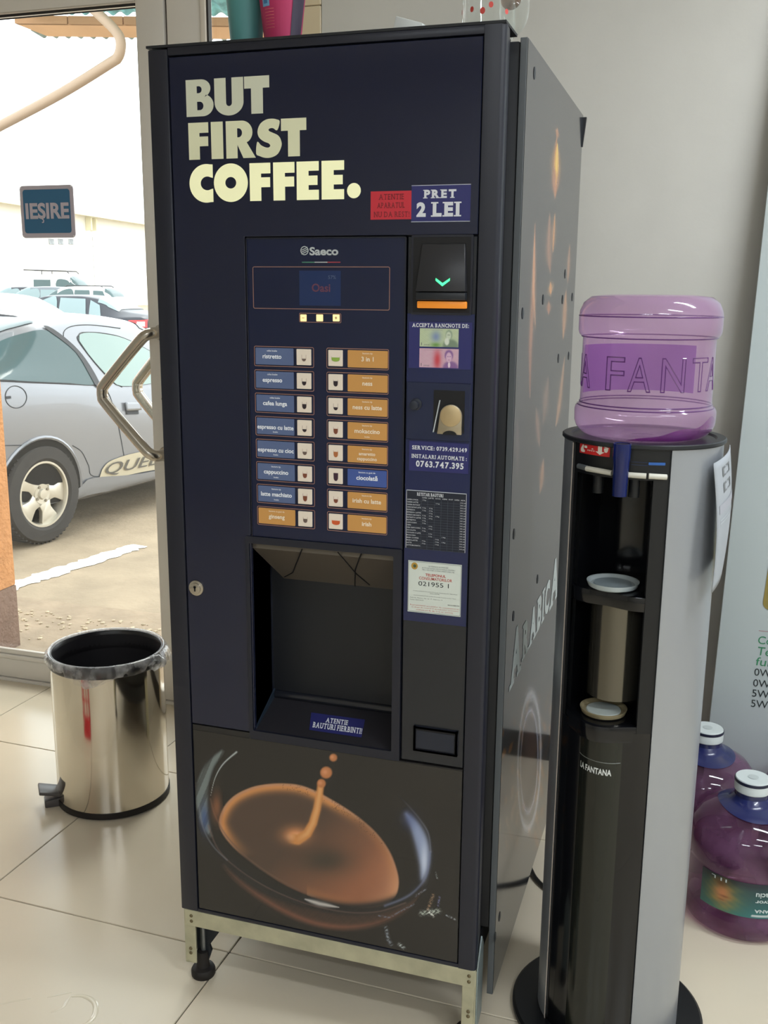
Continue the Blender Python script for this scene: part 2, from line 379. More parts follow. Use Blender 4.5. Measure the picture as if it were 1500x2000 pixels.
# ceiling lamps of the room
for k, (lx, ly) in enumerate(((2.3, -2.9), (2.4, -1.3), (.6, -3.6), (2.0, .1))):
    lt = thing('ceiling_lamp', ('long white ceiling lamp near the right wall and the front wall', 'long white ceiling lamp before the right wall', 'long white ceiling lamp by the front wall', 'long white ceiling lamp over the display board')[k], 'ceiling lamp', (lx, ly, ZC-.07), 'ceiling lamps')
    obj('housing', MB().box(lx-.62, lx+.62, ly-.075, ly+.075, ZC-.05, ZC-.001), mat('lamp_housing', '#e8e8e6', .5), lt, bevel=.006)
    obj('diffuser', MB().box(lx-.6, lx+.6, ly-.06, ly+.06, ZC-.07, ZC-.05), mat('lamp_diffuser', '#ffffff', .6, emit=9.0, ecol='#f1f6ff'), lt, bevel=.008)
    al = bpy.data.lights.new('lamp_light', 'AREA'); al.shape = 'RECTANGLE'; al.size = 1.2; al.size_y = .12; al.energy = LAMP_POWER; al.color = (.88, .95, 1.0)
    ao = bpy.data.objects.new('lamp_light', al); COL.objects.link(ao); ao.location = (lx, ly, ZC-.075); ao.parent = lt; ao.matrix_parent_inverse = WM[lt.name].inverted()

# ================================================================== outdoors
GZ = -.12
def gz(y): return GZ-min(max(0, y-5)*.01, .10)
M_ground = mat('asphalt_dusty', '#9a8a74', .95, var=.14, vs=5, bump=.5, bs=45)
M_conc = mat('concrete_apron', '#95846f', .95, var=.16, vs=7, bump=.6, bs=30)
gm = MB()
ysn = [2.35, 3, 4, 5, 8, 12, 18, 26, 60, 300]
gm.grid(lambda u, v: (-220+320*u, ysn[int(round(v*9))], gz(ysn[int(round(v*9))])), 4, 9)
struct(obj('ground_asphalt', gm, M_ground, smooth=False))
struct(obj('ground_apron', MB().box(-12, 8, YB+.10, 2.36, GZ-.2, GZ+.006), M_conc))
# gravel scattered along the edge of the apron
gv = MB()
rg = random.Random(3)
for _ in range(420):
    x = rg.uniform(-3.2, -1.1); y = 2.2+abs(rg.gauss(0, .18))*(-1); r = rg.uniform(.004, .013)
    gv.sphere((x, y, GZ+.008), r, 3, (1, rg.uniform(.6, 1.3), .6))
o = obj('gravel', gv, mat('gravel_tan', '#b3a48c', .95, var=.25, vs=30), smooth=False); tag(o, 'loose gravel scattered on the concrete apron outside the door', 'gravel'); o['kind'] = 'stuff'
# worn white road marking
L0, L1 = hit(38, 1141, 2, GZ), hit(272, 1066, 2, GZ); dl = (L1-L0)/np.linalg.norm(L1-L0); nl = np.array([-dl[1], dl[0], 0])
L0 = L0-dl*.9
ed = []; n = 60; LN = np.linalg.norm(L1-L0)
for s in (1, -1):
    e = [L0+dl*LN*i/n+nl*s*(.066+rg.uniform(-.022, .016)) for i in range(n+1)]
    ed.append(e)
rm = MB().add(ed[0]+ed[1], [(i, i+1, n+2+i, n+1+i) for i in range(n)])
for k in range(len(rm.v)): rm.v[k] = (rm.v[k][0], rm.v[k][1], GZ+.004)
tag(obj('road_marking', rm, mat('road_paint_white', '#f4f1ea', .8, var=.06, vs=25), smooth=False), 'worn white painted parking line on the asphalt outside', 'road marking')
# orange rendered pillar with brown foot
pb = hit(40, 1262, 2, GZ); px1, py1 = float(pb[0]), float(pb[1])
pil = thing('pillar', 'orange rough rendered pillar with brown painted foot outside the door', 'pillar', (px1-.15, py1-.15, GZ))
zb = float(hit(35, 1140, 0, px1)[2])
obj('shaft', MB().box(px1-.3, px1, py1-.34, py1, zb, 3.0), mat('render_orange', '#c98f5e', .95, var=.08, vs=14, bump=1.0, bs=55), pil, bevel=.006)
obj('foot', MB().box(px1-.302, px1+.002, py1-.342, py1+.002, GZ, zb), mat('render_brown', '#7a6255', .95, var=.1, vs=14, bump=1.0, bs=55), pil, bevel=.006)
# canopy edge: timber beam, corrugated sheet, bent downpipe
M_beam = mat('beam_tan', '#c39a72', .7, var=.06, vs=3)
yc = 4.6
b0 = hit(28, 30, 1, yc); b1 = hit(28, 64, 1, yc)
can = thing('canopy', 'tan canopy beam carrying a translucent corrugated roof sheet outside', 'canopy', (float(b0[0])+1.6, yc, float(b1[2])))
bx0 = float(b0[0]); bz1 = float(b0[2]); bz0 = float(hit(28, 46, 1, yc)[2])
SL = .075   # the eave falls a little to the right
def bz(x, z): return z-SL*(x-bx0)
M_fas = mat('fascia_brown', '#8d6a49', .8, var=.14, vs=5)
for k in range(13):   # fascia boards
    xa, xb = bx0+k*.42, bx0+k*.42+.41
    obj('fascia_board', MB().hexa([(xa, yc, bz(xa, bz0)), (xb, yc, bz(xb, bz0)), (xb, yc+.03, bz(xb, bz0)), (xa, yc+.03, bz(xa, bz0)), (xa, yc, bz(xa, bz1)), (xb, yc, bz(xb, bz1)), (xb, yc+.03, bz(xb, bz1)), (xa, yc+.03, bz(xa, bz1))]), M_fas, can)
zs_ = float(hit(45, 67, 1, yc+.34)[2])
obj('beam', MB().hexa([(bx0+.12, yc+.33, bz(bx0, zs_)), (bx0+5.4, yc+.33, bz(bx0+5.4, zs_)), (bx0+5.4, yc+.36, bz(bx0+5.4, zs_)), (bx0+.12, yc+.36, bz(bx0, zs_)), (bx0, yc, bz(bx0, bz0)), (bx0+5.4, yc, bz(bx0+5.4, bz0)), (bx0+5.4, yc+.36, bz(bx0+5.4, bz0)), (bx0, yc+.36, bz(bx0, bz0))]), M_beam, can)
M_corr = mat('corrugated_green', '#6fa5a8', .5, var=.45, vs=16)
def corr(u, v):   # sheet above, rising towards the room
    x = bx0+.15+5.2*u; return (x, yc-.9*v, bz(x, bz1+.015)+.30*v+.012*math.sin(x*2*PI/.104))
obj('corrugated_sheet', MB().grid(corr, 400, 4), M_corr, can)
xs_, zc_ = (float(hit(84, 70, 1, yc+.56)[k]) for k in (0, 2))
def corr2(u, v):  # free edge of the sheet beyond the beam
    x = xs_+4.2*u; return (x, yc+.40+.16*v, zc_-SL*(x-xs_)+.018*math.sin(x*2*PI/.104)+.02*(1-v))
obj('corrugated_sheet', MB().grid(corr2, 400, 2), mat('sheet_edge_grey', '#7e8e8c', .5, var=.3, vs=12), can)
yp = 4.1
pp = [hit(150, -12, 1, yp), hit(190, 25, 1, yp), hit(218, 52, 1, yp), hit(233, 72, 1, yp), hit(236, 92, 1, yp), hit(230, 112, 1, yp), hit(214, 124, 1, yp), hit(120, 182, 1, yp), hit(0, 246, 1, yp), hit(-90, 292, 1, yp)]
tag(obj('downpipe', MB().tube(smooth_poly(pp, 5, False), .031, 12), mat('pipe_cream', '#9a846e', .5)), 'cream rain downpipe with a bend below the canopy outside', 'downpipe')

# far white hall with roller door
hall = thing('industrial_hall', 'long white industrial hall with a roller door behind the parked cars', 'building', (-45, 70, gz(70)))
def at(px, py, d): return CAM+ray(px, py)*d
H0 = at(-60, 380, 78); H1 = at(420, 455, 128); dh = (H1-H0)[:2]; dh = dh/np.linalg.norm(dh); nh = np.array([dh[1], -dh[0]])
def hp(s, z, off=0.): q = H0[:2]+dh*s+nh*off; return (q[0], q[1], z)
ztop = float(H0[2]); zg = gz(70)-.1
def hbox(s0, s1, z0, z1, o0, o1): return MB().hexa([hp(s0, z0, o0), hp(s1, z0, o0), hp(s1, z0, o1), hp(s0, z0, o1), hp(s0, z1, o0), hp(s1, z1, o0), hp(s1, z1, o1), hp(s0, z1, o1)])
M_hall = mat('hall_white', '#e4e2da', .8, var=.02, vs=.5)
obj('wall', hbox(-25, 75, zg, ztop, 0, -16), M_hall, hall)
obj('roof', MB().hexa([hp(-26, ztop, 1), hp(76, ztop, 1), hp(76, ztop+4.6, -16), hp(-26, ztop+4.6, -16), hp(-26, ztop+.2, 1), hp(76, ztop+.2, 1), hp(76, ztop+5, -16), hp(-26, ztop+5, -16)]), mat('hall_roof', '#eceae6', .6), hall)
gt = obj('gutter', hbox(-26, 76, ztop-.4, ztop+.1, 1, 1.3), mat('gutter_cream', '#d8d3b8', .6), hall)
def s_at(px, py):  # along-wall position of a pixel column
    d = ray(px, py); A = np.array([[dh[0], -d[0]], [dh[1], -d[1]]]); b = CAM[:2]-H0[:2]; s, t = np.linalg.solve(A, b); return float(s), float((CAM+d*t)[2])
s0, zt = s_at(180, 462); s1, _ = s_at(255, 472)
rd = obj('roller_door', hbox(s0, s1, zg, zt, .02, .05), mat('roller_grey', '#cfd2d6', .6), hall)
nsl = 14
for k in range(nsl):
    z0 = zg+(zt-zg)*k/nsl; obj('slat', hbox(s0, s1, z0+.04, z0+(zt-zg)/nsl-.04, .05, .11), mat('roller_grey', '#cfd2d6', .6), rd)
for px in (100, 118, 138):   # small dark lettering boards on the hall
    s_, z_ = s_at(px, 472); obj('name_board', hbox(s_-.42, s_+.42, z_-.25, z_+.25, .02, .06), mat('board_grey', '#8f9498', .7, var=.3, vs=3), hall)
for px in (168, 178): 
    s_, _ = s_at(px, 440); obj('gutter_bracket', hbox(s_-.12, s_+.12, ztop-1.6, ztop-.4, .02, .6), mat('gutter_cream', '#d8d3b8', .6), hall)

# ------------------------------------------------------------------ cars
M_tyre = mat('tyre_rubber', '#3b3836', .85, var=.1, vs=20)
M_rim = mat('rim_alloy', '#c8c2b4', .35, .6)
M_blk = mat('trim_black', '#2c2c30', .45)
M_arch = mat('wheel_well_black', '#1d1a18', .9)
M_cglass = mat('car_glass', '#4a5c5e', .08, .0, spec=.35)
M_seam = mat('panel_seam', '#3f4145', .7)
M_red = mat('tail_lamp_red', '#c0262a', .15, coat=.5)
M_white_l = mat('lamp_clear', '#e9ecef', .12, coat=.6)
M_iron = mat('wheel_bolt', '#8d8577', .4, .6)
def catmull(xs, Y, q):
    xs = np.array(xs, float); Y = np.array(Y, float); q = np.atleast_1d(q)
    i = np.clip(np.searchsorted(xs, q, 'right')-1, 0, len(xs)-2)
    m = np.zeros_like(Y); dx = np.diff(xs)[:, None]; sl = np.diff(Y, axis=0)/dx
    m[1:-1] = np.where(sl[1:]*sl[:-1] > 0, 2*sl[1:]*sl[:-1]/(sl[1:]+sl[:-1]+1e-12), 0); m[0] = sl[0]; m[-1] = sl[-1]
    h = (xs[i+1]-xs[i])[:, None]; t = ((q-xs[i])[:, None])/h
    return (2*t**3-3*t**2+1)*Y[i]+(t**3-2*t**2+t)*h*m[i]+(-2*t**3+3*t**2)*Y[i+1]+(t**3-t**2)*h*m[i+1]
class Car:
    """lofted shell; local frame: +y nose, +x right side, z up from the road; y=0 at rear axle"""
    def __init__(s, st): s.y = [a[0] for a in st]; s.st = np.array([a[1:] for a in st])
    def sec(s, y):
        zs, zb, zr, ws, wb_, wr = catmull(s.y, s.st, y)[0]; zr = max(zr, zb+.01); d = zr-zb
        return np.array([(ws*.90, zs), (ws*.985, zs+.05*(zb-zs)), (ws*1.005, zs+.3*(zb-zs)), (max(ws, wb_)*1.015, zs+.62*(zb-zs)), (wb_*1.0, zs+.93*(zb-zs)), (wb_*.975, zb),
                         (wb_*.975*.55+wr*.45, zb+d*.45), (wr*1.02, zb+d*.86), (wr*.93, zb+d*.955), (wr*.62, zb+d*1.0), (0, zb+d*1.02)])
    def ring(s, y, n=30):
        c = s.sec(y); t = np.linspace(0, len(c)-1, n); return catmull(range(len(c)), c, t)
    def at(s, y, z, off=.004):
        r = s.ring(y, 60); k = int(np.argmax(r[:, 1] >= z)) if (r[:, 1] >= z).any() else len(r)-1
        k = max(k, 1); a, b = r[k-1], r[k]; t = np.clip((z-a[1])/(b[1]-a[1]+1e-9), 0, 1); p = a+(b-a)*t
        n = np.array([b[1]-a[1], -(b[0]-a[0])]); n = n/(np.linalg.norm(n)+1e-9); p = p+n*off
        return (p[0], y, p[1])
    def shell(s, n=64):
        Y = np.linspace(s.y[0], s.y[-1], n); mb = MB(); k = 30
        for sg in (1, -1):
            v = []
            for y in Y: v += [(sg*q[0], y, q[1]) for q in s.ring(y, k)]
            mb.add(v, [(i*k+j, (i+1)*k+j, (i+1)*k+j+1, i*k+j+1) for i in range(n-1) for j in range(k-1)])
        for y in (Y[0], Y[-1]):
            r = s.ring(y, k); mb.add([(q[0], y, q[1]) for q in r]+[(-q[0], y, q[1]) for q in r[::-1]], [tuple(range(2*k))])
        r0 = [s.ring(y, k)[0] for y in Y]
        mb.add([(q[0], y, q[1]) for q, y in zip(r0, Y)]+[(-q[0], y, q[1]) for q, y in zip(r0, Y)], [(i, i+1, n+i+1, n+i) for i in range(n-1)])
        return mb
    def patch(s, poly, off=.006, nc=26, nr=8, side=1):
        """glass / panel laid on the flank, outline given in side view (y,z)"""
        p = smooth_poly(poly, 4) if len(poly) > 4 else poly; ys = [q[0] for q in p]; y0, y1 = min(ys)+1e-4, max(ys)-1e-4; v = []
        for i in range(nc+1):
            y = y0+(y1-y0)*i/nc; zs = []
            for a, b in zip(p, p[1:]+p[:1]):
                if (a[0]-y)*(b[0]-y) <= 0 and a[0] != b[0]: zs.append(a[1]+(b[1]-a[1])*(y-a[0])/(b[0]-a[0]))
            lo, hi = min(zs), max(zs)
            for j in range(nr+1):
                q = s.at(y, lo+(hi-lo)*j/nr, off); v.append((side*q[0], q[1], q[2]))
        return MB().add(v, [(i*(nr+1)+j, (i+1)*(nr+1)+j, (i+1)*(nr+1)+j+1, i*(nr+1)+j+1) for i in range(nc) for j in range(nr)])
    def line(s, pl, r=.003, side=1, off=.001, sm=True):
        p = smooth_poly(pl, 5, False) if sm else pl
        q = [s.at(a, b, off) for a, b in p]; return MB().tube([(side*x, y, z) for x, y, z in q], r, 6)
    def screen(s, y0, y1, f0, f1, off=.006, nc=10):
        """front or rear screen between stations y0,y1; half width fractions f0,f1 measured along the ring"""
        v = []; nr = 16
        for i in range(nc+1):
            y = y0+(y1-y0)*i/nc; r = s.ring(y, 80); f = f0+(f1-f0)*i/nc
            for j in range(nr+1):
                a = -1+2*j/nr; k = 79-(abs(a)*(79-int(79*f))); k0 = int(k); t = k-k0; k1 = min(k0+1, 79)
                q = r[k0]*(1-t)+r[k1]*t; v.append((math.copysign(q[0], a), y, q[1]+off))
        return MB().add(v, [(i*(nr+1)+j, (i+1)*(nr+1)+j, (i+1)*(nr+1)+j+1, i*(nr+1)+j+1) for i in range(nc) for j in range(nr)])
def wheel(root, x, y, R, side, spokes=5, fine=True):
    w = .19; n = 40 if fine else 20
    Mx = Matrix.Translation((x, y, R))@Matrix.Rotation(side*PI/2, 4, 'Y')
    rr = R*.665
    t = MB().lathe([(rr*.97, -w/2), (R*.93, -w/2), (R*.985, -w*.38), (R, -w*.25), (R, w*.25), (R*.985, w*.38), (R*.94, w/2), (rr*1.08, w*.53), (rr, w*.47), (rr*.97, -w/2)], n).xf(Mx)
    ty = obj('tyre', t, M_tyre, root)
    if fine:
        g = MB()
        for k in range(56):
            a = 2*PI*k/56; b = MB().box(R*.97, R*1.004, -.006, .006, w*.02, w*.42).xf(Matrix.Rotation(a, 4, 'Z')); g.add(b.v, b.f)
            b = MB().box(R*.97, R*1.004, -.006, .006, -w*.42, -w*.06).xf(Matrix.Rotation(a+.05, 4, 'Z')); g.add(b.v, b.f)
        obj('tread', g.xf(Mx), M_tyre, ty, smooth=False)
    rim = MB().lathe([(rr*.99, w*.47), (rr*.93, w*.47), (rr*.90, w*.38), (rr*.88, -w*.1), (rr*.98, -w*.3)], n).xf(Mx)
    rim_o = obj('rim', rim, M_rim, root)
    obj('hub_back', MB().cyl((0, 0), rr*.9, -w*.12, -w*.08, n).xf(Mx), M_arch, rim_o)
    for k in range(spokes):
        a = 2*PI*k/spokes+.3; h0, h1 = .30, .19
        p = [(rr*.18, -rr*h0*.8), (rr*.5, -rr*h1), (rr*.92, -rr*h0*1.05), (rr*.92, rr*h0*1.05), (rr*.5, rr*h1), (rr*.18, rr*h0*.8)]
        b = MB().prism(smooth_poly(p, 3), w*.2, w*.36, 'z').xf(Matrix.Rotation(a, 4, 'Z')).xf(Mx)
        obj('spoke', b, M_rim, rim_o, bevel=.004 if fine else 0)
    obj('hub_cap', MB().lathe([(0, w*.44), (rr*.14, w*.43), (rr*.17, w*.36), (rr*.30, w*.37), (rr*.34, w*.30), (rr*.3, w*.1)], 24).xf(Mx), M_rim, rim_o)
    if fine:
        for k in range(4):
            a = 2*PI*k/4+.5; b = MB().cyl((rr*.245*math.cos(a), rr*.245*math.sin(a)), rr*.045, w*.33, w*.40, 8).xf(Mx); obj('wheel_bolt', b, M_iron, rim_o)
def place(root, x, y, z, heading):
    """heading: direction of the nose in plan"""
    root.location = (x, y, z); root.rotation_euler = (0, 0, math.atan2(heading[1], heading[0])-PI/2)
def arch(c, y, R, root, m, side):
    a = [(y+1.13*R*math.cos(t), R+1.13*R*math.sin(t)) for t in np.linspace(-.35, PI+.35, 26)]
    obj('wheel_well', c.patch(a, .004, 22, 8, side), M_arch, root)
    obj('arch_lip', c.line([(q[0], q[1]) for q in a[2:-2]], .012, side, .0, False), m, root)

# --- silver coupe beside the door
M_silver = mat('car_silver', '#85878c', .26, .35, coat=.5, var=.015, vs=2)
cp = Car([(-.70, .34, .78, .80, .50, .55, .40), (-.62, .27, .90, .95, .68, .72, .48), (-.38, .24, .985, 1.10, .785, .795, .52), (0, .2, .96, 1.245, .80, .81, .55), (.35, .19, .925, 1.315, .80, .80, .56),
          (.8, .19, .88, 1.335, .80, .79, .56), (1.2, .19, .855, 1.30, .8, .78, .55), (1.6, .19, .84, 1.12, .8, .77, .58), (1.95, .19, .83, .94, .8, .76, .62), (2.4, .19, .80, .86, .8, .74, .6), (2.9, .22, .70, .75, .76, .68, .5), (3.2, .3, .55, .58, .6, .55, .4)])
car = thing('coupe', 'silver two-door coupe with a graffiti style QUEEN sticker, parked just outside the door', 'car', (0, 0, 0))
obj('body', cp.shell(90), M_silver, car, angle=50)
for sd in (1, -1):
    g = obj('rear_side_glass', cp.patch([(-.52, .965), (-.3, .992), (.0, .962), (.3, .93), (.53, .905), (.525, 1.0), (.49, 1.10), (.36, 1.235), (.15, 1.225), (-.1, 1.165), (-.35, 1.07)], .006, 40, 10, sd), M_cglass, car)
    obj('glass_seal', cp.line([(-.5, .965), (-.3, .99), (0, .96), (.3, .928), (.55, .90)], .005, sd), M_blk, g)
    obj('pillar_strip', cp.patch([(.34, 1.25), (.40, 1.245), (.53, 1.10), (.585, .905), (.53, .905), (.49, 1.10)], .010, 26, 8, sd), M_blk, car)
    dr = obj('door_glass', cp.patch([(.575, 1.17), (.65, 1.215), (.86, 1.20), (1.08, 1.15), (1.4, 1.0), (1.58, .875), (1.2, .865), (.80, .872), (.70, .94), (.62, 1.05)], .006, 40, 10, sd), mat('car_glass_pale', '#8a9d99', .08, spec=.35), car)
    obj('glass_seal', cp.line([(.80, .868), (.70, .935), (.62, 1.05), (.572, 1.17), (.60, 1.205), (.66, 1.22), (.86, 1.206), (1.08, 1.155), (1.4, 1.005), (1.58, .875)], .004, sd), M_blk, dr)
    obj('door_seam', cp.line([(1.05, 1.235), (.75, 1.265), (.55, 1.255), (.46, 1.20), (.47, 1.10), (.55, .96), (.64, .85), (.685, .70), (.725, .53), (.76, .39), (.785, .31)], .0028, sd), M_seam, car)
    obj('skirt_line', cp.line([(.27, .555), (.35, .505), (.41, .41), (.45, .335), (.7, .305), (.95, .28), (1.6, .26), (2.0, .25)], .0028, sd), M_seam, car)
    obj('sill_trim', cp.patch([(.30, .20), (2.05, .20), (2.0, .245), (.95, .275), (.46, .325), (.36, .30)], .010, 30, 5, sd), M_silver, car)
    fc = obj('fuel_cap', cp.line([(-.158+.078*math.cos(t), .89+.062*math.sin(t)) for t in np.linspace(0, 2*PI, 30)], .0026, sd, .001, False), M_seam, car)
    obj('cap_notch', cp.patch([(-.235, .885), (-.20, .885), (-.20, .90), (-.235, .90)], .006, 4, 2, sd), M_seam, fc)
    obj('bumper_seam', cp.line([(-.66, .60), (-.4, .635), (-.12, .61)], .0028, sd), M_seam, car)
    arch(cp, .0, .30, car, M_silver, sd); arch(cp, 2.43, .30, car, M_silver, sd)
    wheel(car, sd*.735, .0, .30, sd); wheel(car, sd*.735, 2.43, .30, sd, fine=False)
    dh_ = obj('door_handle', cp.patch([(.78, .715), (.93, .705), (.93, .755), (.78, .77)], .016, 8, 4, sd), M_silver, car, solid=.01)
    obj('handle_cup', cp.patch([(.79, .69), (.91, .68), (.91, .72), (.79, .73)], .008, 6, 3, sd), M_seam, dh_)
    mr = obj('wing_mirror', MB().sphere((sd*.90, 1.62, .93), .09, 10, (.9, .6, .7)), M_silver, car)
    obj('tail_lamp', cp.patch([(-.66, .72), (-.5, .74), (-.48, .86), (-.62, .84)], .006, 8, 4, sd), M_red, car)
    # sticker
    bb = cp.patch([(.53, .30), (.93, .285), (1.45, .27), (1.45, .37), (1.2, .40), (.93, .425), (.70, .42), (.56, .39)], .007, 40, 6, sd)
    st = obj('sticker', bb, mat('sticker_cream', '#b3a992', .5), car)
    vf = glyphs('QUEENS', .0, 3, .35); y_a, y_b = (.555, 1.40)
    def wq(a, b, sd=sd):
        aa = a if sd > 0 else 1-a
        q = cp.at(y_a+(y_b-y_a)*aa, .315+.085*b-.02*aa, .016); return (sd*q[0], q[1], q[2])
    tb = MB(); lay(tb, vf, (0, 0, 0), (1, 0, 0), (0, 1, 0), warp=wq); obj('lettering', tb, mat('sticker_ink', '#57534d', .6), st, smooth=False)
obj('hatch_seam', MB().tube([(x, y, z+.004) for x, y, z in [(-.5, .36, 1.27), (-.3, .39, 1.315), (0, .40, 1.335), (.3, .39, 1.315), (.5, .36, 1.27)]], .007, 6), M_blk, car)
obj('rear_screen', cp.screen(-.40, .30, .80, .78, .006), M_cglass, car)
obj('windscreen', cp.screen(1.28, 1.92, .72, .62, .006), M_cglass, car)
dv = Vector((.123, .992)).normalized()
# right rear wheel (local x=.80,y=0) stands where the photo shows it
wc = hit(95, 1058, 2, GZ)
rx = Vector((dv.y, -dv.x)); place(car, wc[0]-rx.x*.80-dv.x*.03, wc[1]-rx.y*.80-dv.y*.03, GZ, dv)

def simple_car(name, label, st, paint, wins, wb_, R, px, py, d, heading, anc, screens=(), lamps=True, glass=None, extra=None, cat='car'):
    c = Car(st); t = thing(name, label, cat); g = glass or M_cglass
    obj('body', c.shell(70), paint, t, angle=50)
    for sd in (1, -1):
        for w in wins: obj('side_window', c.patch(w, .012, 20, 6, sd), g, t)
        for y in (0, wb_): arch(c, y, R, t, paint, sd); wheel(t, sd*(c.st[:, 3].max()-.07), y, R, sd, fine=False)
        if lamps:
            r0 = c.y[0]; zb_ = float(catmull(c.y, c.st, r0+.15)[0][1]); o_ = obj('tail_lamp', c.patch([(r0+.02, zb_-.22), (r0+.36, zb_-.20), (r0+.42, zb_-.06), (r0+.02, zb_-.05)], .012, 8, 4, sd), M_red, t)
            obj('lamp_lens', c.patch([(r0+.06, zb_-.19), (r0+.22, zb_-.18), (r0+.22, zb_-.09), (r0+.06, zb_-.09)], .02, 6, 3, sd), M_white_l, o_)
            f0 = c.y[-1]; zf = float(catmull(c.y, c.st, f0-.2)[0][1]); obj('head_lamp', c.patch([(f0-.45, zf-.16), (f0-.06, zf-.2), (f0-.06, zf-.08), (f0-.4, zf-.03)], .012, 8, 4, sd), M_white_l, t)
        obj('door_seam', c.line([(wb_*.55, c.st[:, 0].min()+.1), (wb_*.55, float(catmull(c.y, c.st, wb_*.55)[0][1]))], .006, sd), M_seam, t)
        obj('belt_line', c.line([(y, float(catmull(c.y, c.st, y)[0][1])-.12) for y in np.linspace(c.y[1], c.y[-2], 8)], .006, sd), M_seam, t)
    for k, (a, b, f0, f1) in enumerate(screens): obj('windscreen' if k == 0 else 'rear_screen', c.screen(a, b, f0, f1, .01), g, t)
    if extra: extra(c, t)
    # px,py: where the middle of the windows (local y=anc[0], height anc[1]) shows; distance from the height above the road
    P = at(px, py, d); place(t, P[0]-heading[0]*anc[0], P[1]-heading[1]*anc[0], gz(P[1]), heading); return t
sedan = [(-.95, .3, .92, .97, .70, .74, .6), (-.8, .25, 1.0, 1.06, .84, .84, .62), (-.3, .22, .98, 1.13, .90, .88, .58), (.3, .2, .96, 1.40, .90, .87, .58), (.9, .2, .94, 1.47, .90, .86, .58), (1.6, .2, .92, 1.46, .9, .86, .58), (2.1, .2, .92, 1.30, .9, .86, .62), (2.6, .2, .93, 1.02, .9, .85, .66), (3.2, .22, .82, .88, .88, .80, .6), (3.7, .3, .62, .66, .72, .65, .5)]
vd = ray(200, 600)[:2]; vd = vd/np.linalg.norm(vd); vl = np.array([-vd[1], vd[0]])     # away, left
def hd(a): a = math.radians(a); return vl*math.cos(a)+vd*math.sin(a)                   # a: turned away from us
simple_car('sedan', 'dark grey saloon with red tail lamps parked behind the silver coupe', sedan, mat('car_dark_grey', '#3a3c42', .35, .3, spec=.3),
           [[(.15, 1.0), (.45, 1.0), (.5, 1.36), (.25, 1.25)], [(.52, 1.0), (1.22, .985), (1.25, 1.405), (.62, 1.385)], [(1.32, .985), (2.25, .97), (1.95, 1.2), (1.55, 1.40), (1.35, 1.405)]], 2.7, .32, 165, 605, 23, hd(28), (1.0, 1.18), screens=((1.85, 2.55, .62, .58), (-.2, .32, .66, .68)), glass=mat('car_glass_sky', '#7c8d90', .08, spec=.35))
suv = [(-.85, .35, 1.1, 1.2, .78, .80, .6), (-.7, .3, 1.12, 1.45, .88, .87, .62), (-.4, .28, 1.08, 1.68, .9, .88, .64), (.6, .26, 1.05, 1.73, .9, .88, .64), (1.5, .26, 1.03, 1.70, .9, .88, .64), (2.0, .26, 1.03, 1.5, .9, .87, .66), (2.5, .26, 1.05, 1.14, .9, .86, .68), (3.2, .3, .95, 1.0, .88, .82, .6), (3.6, .4, .7, .75, .74, .7, .5)]
M_cw = mat('car_white', '#e6e7e6', .25, coat=.6)
def rails(c, t):
    for sd in (1, -1): obj('roof_rail', MB().tube([(sd*.58, -.3, 1.70), (sd*.58, -.2, 1.76), (sd*.58, 1.3, 1.77), (sd*.58, 1.45, 1.71)], .02, 8), M_blk, t)
simple_car('estate_car', 'white estate car with dark roof rails parked beyond the dark saloon', suv, M_cw,
           [[(-.55, 1.17), (.05, 1.15), (.1, 1.56), (-.35, 1.54)], [(.2, 1.14), (.95, 1.12), (.95, 1.58), (.25, 1.58)], [(1.05, 1.12), (2.15, 1.10), (1.8, 1.38), (1.45, 1.58), (1.05, 1.59)]], 2.65, .34, 166, 574, 44, hd(24), (.8, 1.4), screens=((1.75, 2.45, .62, .58), (-.8, -.42, .64, .66)), extra=rails)
van = [(-1.0, .35, 1.4, 2.35, .85, .86, .75), (-.85, .3, 1.4, 2.5, .95, .94, .8), (1.0, .28, 1.38, 2.55, .95, .94, .8), (2.2, .28, 1.35, 2.52, .95, .94, .78), (2.7, .28, 1.3, 2.2, .95, .92, .76), (3.3, .28, 1.22, 1.45, .95, .9, .74), (3.9, .3, 1.05, 1.15, .92, .84, .66), (4.15, .4, .8, .86, .8, .75, .6)]
def rack(c, t):
    for sd in (1, -1): obj('roof_rack', MB().tube([(sd*.7, -.7, 2.8), (sd*.7, 2.2, 2.74), (sd*.7, 2.35, 2.6)], .035, 8).box(sd*.7-.02, sd*.7+.02, .5, .54, 2.5, 2.78), M_blk, t)
simple_car('van', 'white panel van with side windows and a dark roof rack before the hall', van, M_cw,
           [[(.0, 1.62), (1.15, 1.62), (1.15, 2.2), (.0, 2.2)], [(1.6, 1.62), (2.8, 1.5), (2.45, 2.0), (2.2, 2.2), (1.6, 2.2)]], 3.0, .34, 118, 551, 64, -hd(24), (1.4, 1.9), screens=((2.45, 3.2, .60, .56),), extra=rack)
hatch = [(-.65, .35, .95, 1.05, .7, .72, .55), (-.5, .28, 1.0, 1.25, .82, .82, .58), (-.1, .24, .97, 1.45, .85, .84, .6), (.7, .22, .95, 1.5, .85, .83, .6), (1.3, .22, .94, 1.47, .85, .83, .6), (1.75, .22, .94, 1.3, .85, .83, .64), (2.2, .22, .95, 1.03, .85, .82, .66), (2.75, .25, .85, .9, .82, .75, .55), (3.1, .35, .65, .7, .66, .6, .45)]
hw = [[(-.2, 1.03), (.45, 1.01), (.5, 1.40), (.0, 1.36)], [(.55, 1.01), (1.85, .985), (1.55, 1.22), (1.25, 1.40), (.6, 1.42)]]
